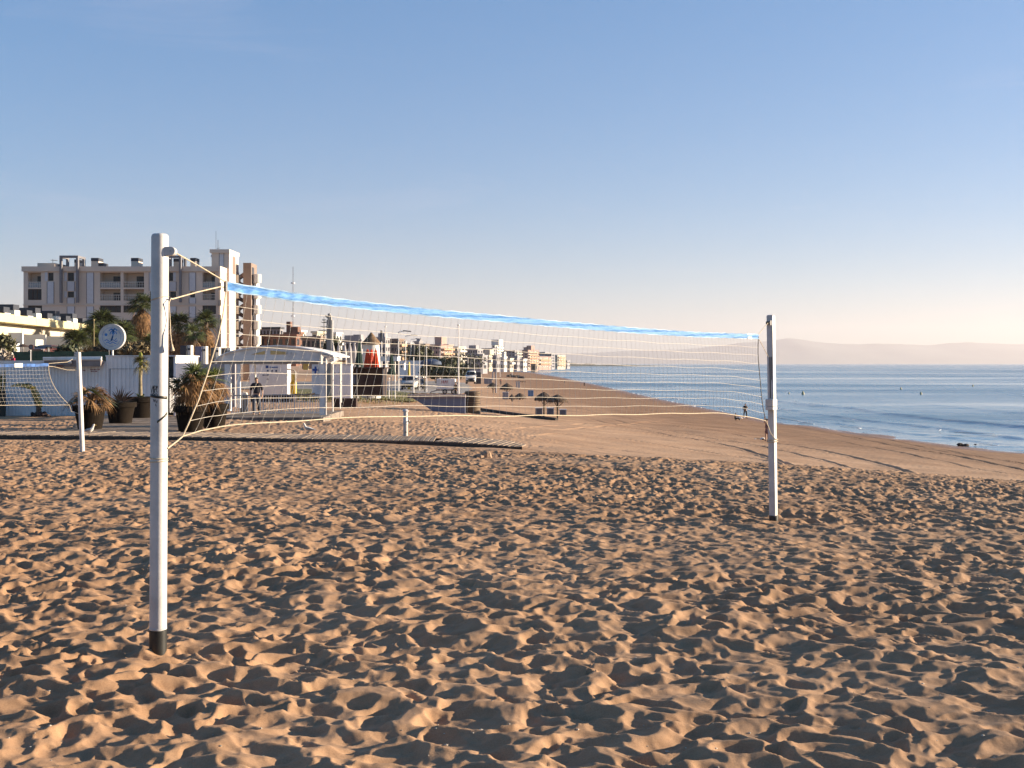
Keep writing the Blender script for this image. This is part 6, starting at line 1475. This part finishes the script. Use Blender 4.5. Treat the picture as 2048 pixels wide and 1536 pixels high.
# litter on the shore
def debris(px, py, r_, label, mt, n=9, seed=1):
    random.seed(seed); g = gp(px, py); m = MB()
    for k in range(n): m.ball(g + Vector((random.uniform(-2, 2) * r_, random.uniform(-.6, .6) * r_, random.uniform(0, .5) * r_)), random.uniform(.25, .6) * r_, 7, 5, 1.4, 1, .7, .4)
    tag(m.build('debris', mt, origin=g), label, 'debris')
debris(1938, 893, .30, 'dark lump of seaweed at the waterline far right', DKBR, 7, 3); debris(1515, 879, .16, 'white and dark bundle on the sand left of the woman', MWd, 5, 4); debris(1524, 880, .12, 'dark bag beside the pale bundle left of the woman', DKBR, 3, 5)
debris(1477, 838, .28, 'pale bundle behind the kneeling dark figure', MWd, 6, 6); debris(1560, 842, .2, 'white foam lump at the waterline right of the far pole', MW, 3, 7)
# buoys
BUOYM = M('faded_buoy', (.36, .33, .20), .6)
def buoy(px, py, label, rr=.35):
    D = EYE * F / (py - HZ); m = MB(); g = Vector((X_(px, D), D, .05)); m.lathe([(rr, -.2), (rr * 1.1, .1), (rr * .9, rr * 1.3), (rr * .4, rr * 2.2), (.03, rr * 2.5)], g, 12); tag(m.build('buoy', BUOYM, None, True, origin=g), label, 'buoy', 'buoys')
buoy(1606, 789, 'larger pale yellow buoy right of the far pole', .26); buoy(1578, 788, 'smaller buoy closest to the far pole', .14); buoy(1802, 779, 'yellow buoy in the middle of the open water', .2); buoy(1842, 789, 'yellow buoy farthest to the right', .2); buoy(1946, 773, 'tiny distant buoy near the right edge', .2)
# far low spit of land at the horizon
xs2 = np.linspace(1040, 1400, 90); DD = 2300.0; Xs2 = (xs2 - 1024) / F * DD; hh = np.interp(xs2, [1040, 1130, 1200, 1300, 1400], [9, 8, 5, 2.5, .3]) * (1 + .35 * vnoise(Xs2 * .05, Xs2 * 0, 3))
k = np.linspace(0, 1, 6)[:, None]; o = grid_mesh('headland', np.repeat(Xs2[None], 6, 0), DD + k * 300 + 0 * Xs2[None], -.5 + hh[None] * np.sin(k * math.pi * .5) + .0, M('scrub_land', (.07, .08, .05), .95, .4, .02)); o['kind'] = 'structure'

# ------------------------------------------------------------------ foam along the waterline
def foam():
    Dg = np.geomspace(50, 420, 700); off = np.linspace(-5, 5, 60)
    Xg = np.interp(Dg, *XS)[:, None] + off[None]; Dd = np.repeat(Dg[:, None], 60, 1); h = sand_h(Xg, Dd)
    idx = np.argmax(h < .03, axis=1); xw = Xg[np.arange(len(Dg)), idx]
    m = MB(); n = len(Dg)
    for (o0, w0, th, sd_) in ((.0, .30, -.15, 3), (1.5, .14, .15, 14), (3.2, .20, .22, 25), (8.6, .22, .35, 31), (17.2, .3, .45, 38)):
        on = vnoise(Dg * .13, Dg * 0, sd_) + .4 * vnoise(Dg * .6, Dg * 0, sd_ + 1); wv = w0 * np.clip(on - th, 0, .8) * (1 + .5 * vnoise(Dg * 2.1, Dg * 0, sd_ + 3))
        wb = .35 * vnoise(Dg * .4, Dg * 0, sd_ + 5) + .1 * vnoise(Dg * 1.7, Dg * 0, sd_ + 6)
        base = (.045 if o0 < 8 else .20 if o0 < 10 else .36)
        for i in range(n - 1):
            if wv[i] > .01 or wv[i + 1] > .01:
                a, b = xw[i] + o0 + wb[i], xw[i + 1] + o0 + wb[i + 1]; z = base
                m.add([(a, Dg[i], z), (a + wv[i] + .01, Dg[i], z), (b + wv[i + 1] + .01, Dg[i + 1], z), (b, Dg[i + 1], z), (a, Dg[i], z - .03), (a + wv[i] + .01, Dg[i], z - .03), (b + wv[i + 1] + .01, Dg[i + 1], z - .03), (b, Dg[i + 1], z - .03)], [(0, 1, 2, 3), (0, 4, 5, 1), (3, 2, 6, 7), (0, 3, 7, 4), (1, 5, 6, 2)])
    tag(m.build('foam', M('sea_foam', (.55, .56, .58), .7)), kind='stuff')
foam()
# ------------------------------------------------------------------ people
SKIN = M('skin', (.36, .20, .13), .6, .08, 6); HAIR = M('dark_hair', (.03, .02, .015), .7, .2, 20)
def skinned(name, verts, edges, rad, mat, parent, root=0, sub=2, loc=(0, 0, 0)):
    me = bpy.data.meshes.new(name); me.from_pydata([tuple(v) for v in verts], edges, []); me.materials.append(mat)
    o = bpy.data.objects.new(name, me); col.objects.link(o)
    sk = o.modifiers.new('skin', 'SKIN'); sk.use_smooth_shade = True
    sv = me.skin_vertices[0].data
    for i, r_ in enumerate(rad): sv[i].radius = r_ if isinstance(r_, tuple) else (r_, r_); sv[i].use_root = (i == root)
    sb = o.modifiers.new('sub', 'SUBSURF'); sb.levels = sub; sb.render_levels = sub
    dg = bpy.context.evaluated_depsgraph_get(); nm = bpy.data.meshes.new_from_object(o.evaluated_get(dg))
    o.modifiers.clear(); o.data = nm
    if not nm.materials: nm.materials.append(mat)
    nm.polygons.foreach_set('use_smooth', [True] * len(nm.polygons))
    o.parent = parent; o.location = loc
    return o
def person(g, H, rz, label, top, bottom, shoes, legs='stand', arms=None, dress=False, hair=HAIR, sleeves=.5, short=False, skin=SKIN, detail=True):
    r = empty('person', g, label, 'person'); r.rotation_euler = (0, 0, rz); h = H
    L = {'stand': ((-.055, .0, .52), (-.06, .0, .27), (-.06, .015, .04), (-.065, -.06, .02)), 'stand_r': ((.055, .0, .52), (.06, .0, .27), (.06, .015, .04), (.065, -.06, .02))}
    if legs == 'stand': lg = (L['stand'], L['stand_r'])
    elif legs == 'walk': lg = (((-.05, 0, .52), (-.055, -.09, .285), (-.05, -.10, .05), (-.055, -.17, .04)), ((.05, 0, .52), (.055, .02, .27), (.055, .12, .07), (.06, .06, .02)))
    elif legs == 'wide': lg = (((-.06, 0, .52), (-.09, 0, .27), (-.11, .015, .04), (-.12, -.06, .02)), ((.06, 0, .52), (.09, 0, .27), (.11, .015, .04), (.12, -.06, .02)))
    elif legs == 'sit': lg = (((-.06, 0, .12), (-.08, -.22, .20), (-.08, -.36, .05), (-.085, -.42, .03)), ((.06, 0, .12), (.08, -.22, .20), (.08, -.36, .05), (.085, -.42, .03)))
    dz = 0 if legs != 'sit' else -.42
    def J(x, y, z): return Vector((x * h, y * h, z * h))
    V = [J(0, 0, .55 + dz), J(0, .005, .63 + dz), J(0, .0, .73 + dz), J(0, 0, .81 + dz), J(0, .0, .865 + dz), J(0, -.012, .915 + dz), J(0, -.008, .965 + dz)]
    Rr = [(.085 * h, .06 * h), (.072 * h, .052 * h), (.085 * h, .06 * h), (.07 * h, .05 * h), (.030 * h, .032 * h), (.040 * h, .048 * h), (.040 * h, .046 * h)]
    E = [(0, 1), (1, 2), (2, 3), (3, 4), (4, 5), (5, 6)]
    jl = []
    for s_, q in zip((-1, 1), lg):
        b = len(V); V += [J(*p) for p in q]; Rr += [.052 * h, .034 * h, .022 * h, (.02 * h, .016 * h)]; E += [(0, b), (b, b + 1), (b + 1, b + 2), (b + 2, b + 3)]; jl.append(b)
    aa = arms or {}
    ja = []
    for s_ in (-1, 1):
        q = aa.get(s_, ((.105, 0, .805), (.13, .015, .64), (.135, -.03, .50), (.135, -.045, .455)))
        b = len(V); V += [J(s_ * p[0], p[1], p[2] + dz) for p in q]; Rr += [.032 * h, .024 * h, .016 * h, (.020 * h, .011 * h)]; E += [(3, b), (b, b + 1), (b + 1, b + 2), (b + 2, b + 3)]; ja.append(b)
        if detail:
            hd = (V[b + 3] - V[b + 2]).normalized(); sd = hd.cross(Vector((1, 0, 0))); sd = sd.normalized() if sd.length > .1 else Vector((0, 1, 0))
            for k, (o_, ln) in enumerate(((-.012, .040), (-.004, .046), (.004, .043), (.012, .034))):
                c0 = len(V); V += [V[b + 3] + sd * o_ * h + hd * .012 * h, V[b + 3] + sd * o_ * h * 1.2 + hd * (.012 + ln * .55) * h, V[b + 3] + sd * o_ * h * 1.2 + hd * (.012 + ln) * h + Vector((-s_ * .008 * h, 0, 0))]; Rr += [.0052 * h, .0048 * h, .004 * h]; E += [(b + 3, c0), (c0, c0 + 1), (c0 + 1, c0 + 2)]
            c0 = len(V); V += [V[b + 3] - sd * .018 * h, V[b + 3] - sd * .026 * h + hd * .02 * h]; Rr += [.0056 * h, .0045 * h]; E += [(b + 3, c0), (c0, c0 + 1)]
    skinned('body', V, E, Rr, skin, r)
    # face
    hc = V[5].lerp(V[6], .35)
    m = MB(); m.tube([hc + J(0, -.044, .008), hc + J(0, -.058, -.010), hc + J(0, -.046, -.014)], [.005 * h, .009 * h, .005 * h], 6); o = m.build('nose', skin, None, True); o.parent = r
    for s_ in (-1, 1):
        m = MB(); m.ball(hc + J(s_ * .016, -.043, .010), .006 * h, 8, 6); o = m.build('eye', HAIR, None, True); o.parent = r
        m = MB(); m.ball(hc + J(s_ * .042, .0, -.002), .011 * h, 8, 6, .5, 1, 1.3); o = m.build('ear', skin, None, True); o.parent = r
    m = MB(); m.obox(hc + J(0, -.045, -.027), .024 * h, .006 * h, .005 * h); o = m.build('mouth', M('lips', (.22, .08, .06), .6) if 'lips' not in bpy.data.materials else bpy.data.materials['lips'], None); o.parent = r
    m = MB(); m.ball(hc + J(0, .008, .014), .050 * h, 14, 10, .93, 1.05, 1.0); m.v = [q if not (q.y < hc.y - .015 * h and q.z < hc.z + .032 * h) else Vector((q.x * .9 + hc.x * .1, hc.y - .010 * h, q.z)) for q in m.v]; o = m.build('hair', hair, None, True); o.parent = r
    # clothing
    if dress:
        V2 = [J(0, 0, .60 + dz), J(0, 0, .72), J(0, 0, .80), J(0, 0, .50), J(0, 0, .40), J(0, 0, .33)]
        skinned('dress', V2, [(0, 1), (1, 2), (0, 3), (3, 4), (4, 5)], [(.085 * h, .07 * h), (.09 * h, .068 * h), (.088 * h, .06 * h), (.105 * h, .08 * h), (.11 * h, .085 * h), (.10 * h, .08 * h)], top, r)
    else:
        T = [V[0] + Vector((0, 0, .01 * h)), V[2], V[3] + Vector((0, 0, .008 * h))]; Te = [(0, 1), (1, 2)]; Tr = [(.094 * h, .07 * h), (.098 * h, .071 * h), (.078 * h, .058 * h)]
        for b in ja:
            n = len(T); e_ = V[b].lerp(V[b + 1], sleeves * 2 if sleeves <= .5 else 1); T += [V[b] + Vector((0, 0, .003 * h)), e_]; Te += [(2, n), (n, n + 1)]; Tr += [.040 * h, .034 * h]
            if sleeves > .5: T.append(V[b + 1].lerp(V[b + 2], .9)); Te.append((n + 1, n + 2)); Tr.append(.025 * h)
        skinned('shirt', T, Te, Tr, top, r)
        P = [V[0] + Vector((0, 0, .035 * h)), V[0]]; Pe = [(0, 1)]; Pr = [(.088 * h, .066 * h), (.09 * h, .068 * h)]
        for b in jl:
            n = len(P); P += [V[b], V[b + 1]]; Pe += [(1, n), (n, n + 1)]; Pr += [.062 * h, .044 * h]
            if not short: P.append(V[b + 1].lerp(V[b + 2], .93)); Pe.append((n + 1, n + 2)); Pr.append(.035 * h)
        skinned('trousers' if not short else 'shorts', P, Pe, Pr, bottom, r)
    for b in jl:
        sh_ = skinned('shoe', [V[b + 2] + Vector((0, .01 * h, -.015 * h)), V[b + 3] + Vector((0, -.01 * h, 0))], [(0, 1)], [(.024 * h, .02 * h), (.024 * h, .016 * h)], shoes, r, sub=1)
    return r
CL_D = M('navy_cloth', (.022, .018, .026), .9, .15, 8); CL_J = M('dark_grey_cloth', (.05, .055, .075), .9, .15, 8); CL_B = M('brown_dress', (.17, .09, .085), .9, .15, 8); CL_P = M('pink_cloth', (.50, .035, .09), .85, .1, 8); CL_K = M('black_cloth', (.015, .014, .014), .9, .1, 8)
GREYH = M('grey_hair', (.10, .09, .085), .8, .2, 30)
g = Vector((X_(513, 50.3), 50.3, EYE - 2.40)); mh = (830 - 752) / F * 50.3
m = MB(); m.box(X_(440, 50.5), X_(655, 50.5), 49.4, 51.62, EYE - 2.75, EYE - 2.42); m.build('front_deck', M('deck_boards', (.20, .165, .14), .85, .3, 3), sh)
person(g, mh, R(4), 'man in a dark shirt walking towards us in front of the white cabin', CL_D, CL_J, CL_K, 'walk', {-1: ((.11, 0, .805), (.15, .03, .65), (.155, -.01, .51), (.15, -.02, .46)), 1: ((.11, 0, .805), (.15, .0, .65), (.16, -.06, .53), (.15, -.09, .49))}, hair=GREYH)
g = gp(1534, 883); person(g, 46 / F * g.y, R(200), 'woman in a brown dress with one arm raised, right beside the far pole', CL_B, CL_B, SKIN, 'stand', {1: ((.105, 0, .805), (.12, -.02, .93), (.10, -.03, 1.06), (.095, -.03, 1.10)), -1: ((.105, 0, .805), (.12, -.06, .68), (.06, -.13, .62), (.03, -.14, .62))}, dress=True)
g = gp(1490.5, 836.5); person(g, 29.5 / F * g.y, R(10), 'dark figure standing at the waterline left of the far pole', CL_K, CL_K, CL_K, 'wide', {-1: ((.11, 0, .805), (.17, .0, .68), (.15, -.05, .56), (.13, -.06, .53)), 1: ((.11, 0, .805), (.17, 0, .68), (.12, -.10, .72), (.06, -.12, .78))}, sleeves=.8)
g = gp(1471, 841); person(g, 26 / F * g.y, R(60), 'dark seated figure on the sand left of the standing one at the waterline', CL_K, CL_K, CL_K, 'sit', sleeves=.8)
g = wp(1129, 768.5, EYE * F / 41.5); g.z = -.12; person(g, 9.5 / F * g.y, R(90), 'tiny dark figure wading in the sea, left one of two', CL_K, CL_K, CL_K, 'stand', sleeves=.8, detail=False)
g = wp(1168.5, 774, EYE * F / 47); g.z = -.12; person(g, 11 / F * g.y, R(-60), 'tiny dark figure wading in the sea, right one of two', CL_K, CL_K, CL_K, 'stand', sleeves=.8, detail=False)
g = gp(1001.5, 770); person(g, 15 / F * g.y, R(30), 'distant person in dark red on the sand right of the grey pillar', M('dull_red_cloth', (.16, .04, .035), .9), CL_K, CL_K, 'stand', sleeves=.8, detail=False)
g = Vector((X_(911, 109), 109, gz(X_(911, 109), 109))); person(g, 1.72, R(-50), 'person in dark clothes standing at the right end of the white trailer', CL_K, CL_K, CL_K, 'stand', sleeves=.8, detail=False)
g = Vector((X_(1003, 125), 125, gz(X_(1003, 125), 125)))
# person in pink sits on the low wall behind the second net
g = Vector((X_(24, 62), 62.12, Z_(721, 62))); m = MB(); m.box(X_(-20, 62), X_(24.1, 62) + .3, 62.02, 62.27, EYE - 2.6, Z_(721.3, 62)); tag(m.build('low_wall', WHITEB, origin=(X_(0, 62), 62.1, EYE - 2.6)), 'short pale wall carrying the seated person in pink', 'wall')
g.z = Z_(721, 62) - .33; person(g, 1.15, R(150), 'person in a bright pink top sitting above the second net, left edge', CL_P, CL_K, CL_K, 'sit', hair=GREYH)
# ------------------------------------------------------------------ more of the town: small pale houses in the far rows
random.seed(33)
spots = [(668, 676, 683, 690, 735, 190, WHITEB), (860, 868, 872, 706, 740, 420, CREAM), (872, 884, 890, 700, 738, 520, WHITEB), (888, 897, 905, 706, 738, 540, GREYB), (905, 911, 918, 702, 738, 560, PINKB),
         (918, 928, 935, 705, 738, 620, WHITEB), (934, 943, 950, 708, 737, 640, CREAM), (946, 953, 960, 703, 737, 680, PINKB), (958, 966, 972, 709, 737, 560, WHITEB), (970, 978, 986, 711, 738, 520, CREAM),
         (985, 994, 1000, 712, 739, 500, GREYB), (998, 1008, 1014, 715, 739, 540, WHITEB), (1012, 1020, 1027, 718, 739, 560, CREAM), (1026, 1034, 1040, 717, 738, 600, GREYB), (1040, 1047, 1054, 719, 739, 640, WHITEB),
         (800, 808, 815, 694, 738, 400, CREAM), (812, 820, 826, 688, 738, 460, WHITEB), (828, 838, 846, 684, 736, 480, GREYB), (700, 708, 716, 686, 735, 330, CREAM), (716, 724, 730, 682, 735, 350, GREYB), (1128, 1134, 1140, 722, 735, 900, GREYB)]
kinds = {WHITEB: 'white', CREAM: 'cream', GREYB: 'grey', PINKB: 'pinkish'}
for k, (a, c, b, yt, yb, D, mt) in enumerate(spots):
    where = ('right of the grey totem', 'left end of the far row', 'behind the blue parasol', 'left of the tall white mast', 'touching the tall white mast', 'just right of the tall white mast', 'second right of the tall white mast', 'third right of the tall white mast', 'fourth right of the tall white mast', 'in front of the joined grey slabs',
             'at the foot of the white stepped tower', 'right foot of the white stepped tower', 'under the bright balconies', 'left foot of the largest orange block', 'under the largest orange block', 'behind the street lamps', 'between two street lamps', 'above the dark trees behind the lamps', 'left of the windmill roof', 'directly left of the windmill roof', 'last and lowest house before the sea')[k]
    house(a, c, b, yt, yb, D, mt, 'small %s building %s' % (kinds[mt], where), random.uniform(18, 40), 3, 2, max(2, int((yb - yt) / F * D / 3.2)), balc=WHITEB if k % 3 == 0 else None, pent=[(random.uniform(.2, .6), random.uniform(1.5, 3.5), random.uniform(1, 2.4))] if k % 2 else None, group='small houses of the far town')
for k, (px, yt, D) in enumerate(((936, 716, 260), (949, 718, 300), (962, 720, 340), (1000, 708, 380), (1024, 722, 420))):
    post(px, yt, 745, D, .12, ('leftmost', 'second', 'third', 'fourth', 'rightmost')[k] + ' of the faint far lamp posts along the shore road', 'street_lamp', 'street lamp', 'far lamp posts', arm=-1.6)
# ------------------------------------------------------------------ the sea air
def haze():
    m = bpy.data.materials.new('sea_haze'); m.use_nodes = True; n = m.node_tree; n.nodes.clear()
    v = n.nodes.new('ShaderNodeVolumePrincipled'); v.inputs['Color'].default_value = (.64, .60, .62, 1)
    v.inputs['Density'].default_value = HAZE; v.inputs['Anisotropy'].default_value = .25
    o = n.nodes.new('ShaderNodeOutputMaterial'); n.links.new(v.outputs[0], o.inputs['Volume'])
    bm = bmesh.new(); bmesh.ops.create_cube(bm, size=1)
    lo = Vector((-82000, -400, -330)); hi = Vector((82000, 19500, 640))
    for q in bm.verts: q.co = Vector([lo[i] + (q.co[i] + .5) * (hi[i] - lo[i]) for i in range(3)])
    me = bpy.data.meshes.new('haze'); bm.to_mesh(me); bm.free(); me.materials.append(m)
    h = bpy.data.objects.new('haze', me); col.objects.link(h); h['kind'] = 'stuff'
HAZE = 7.5e-5
haze()
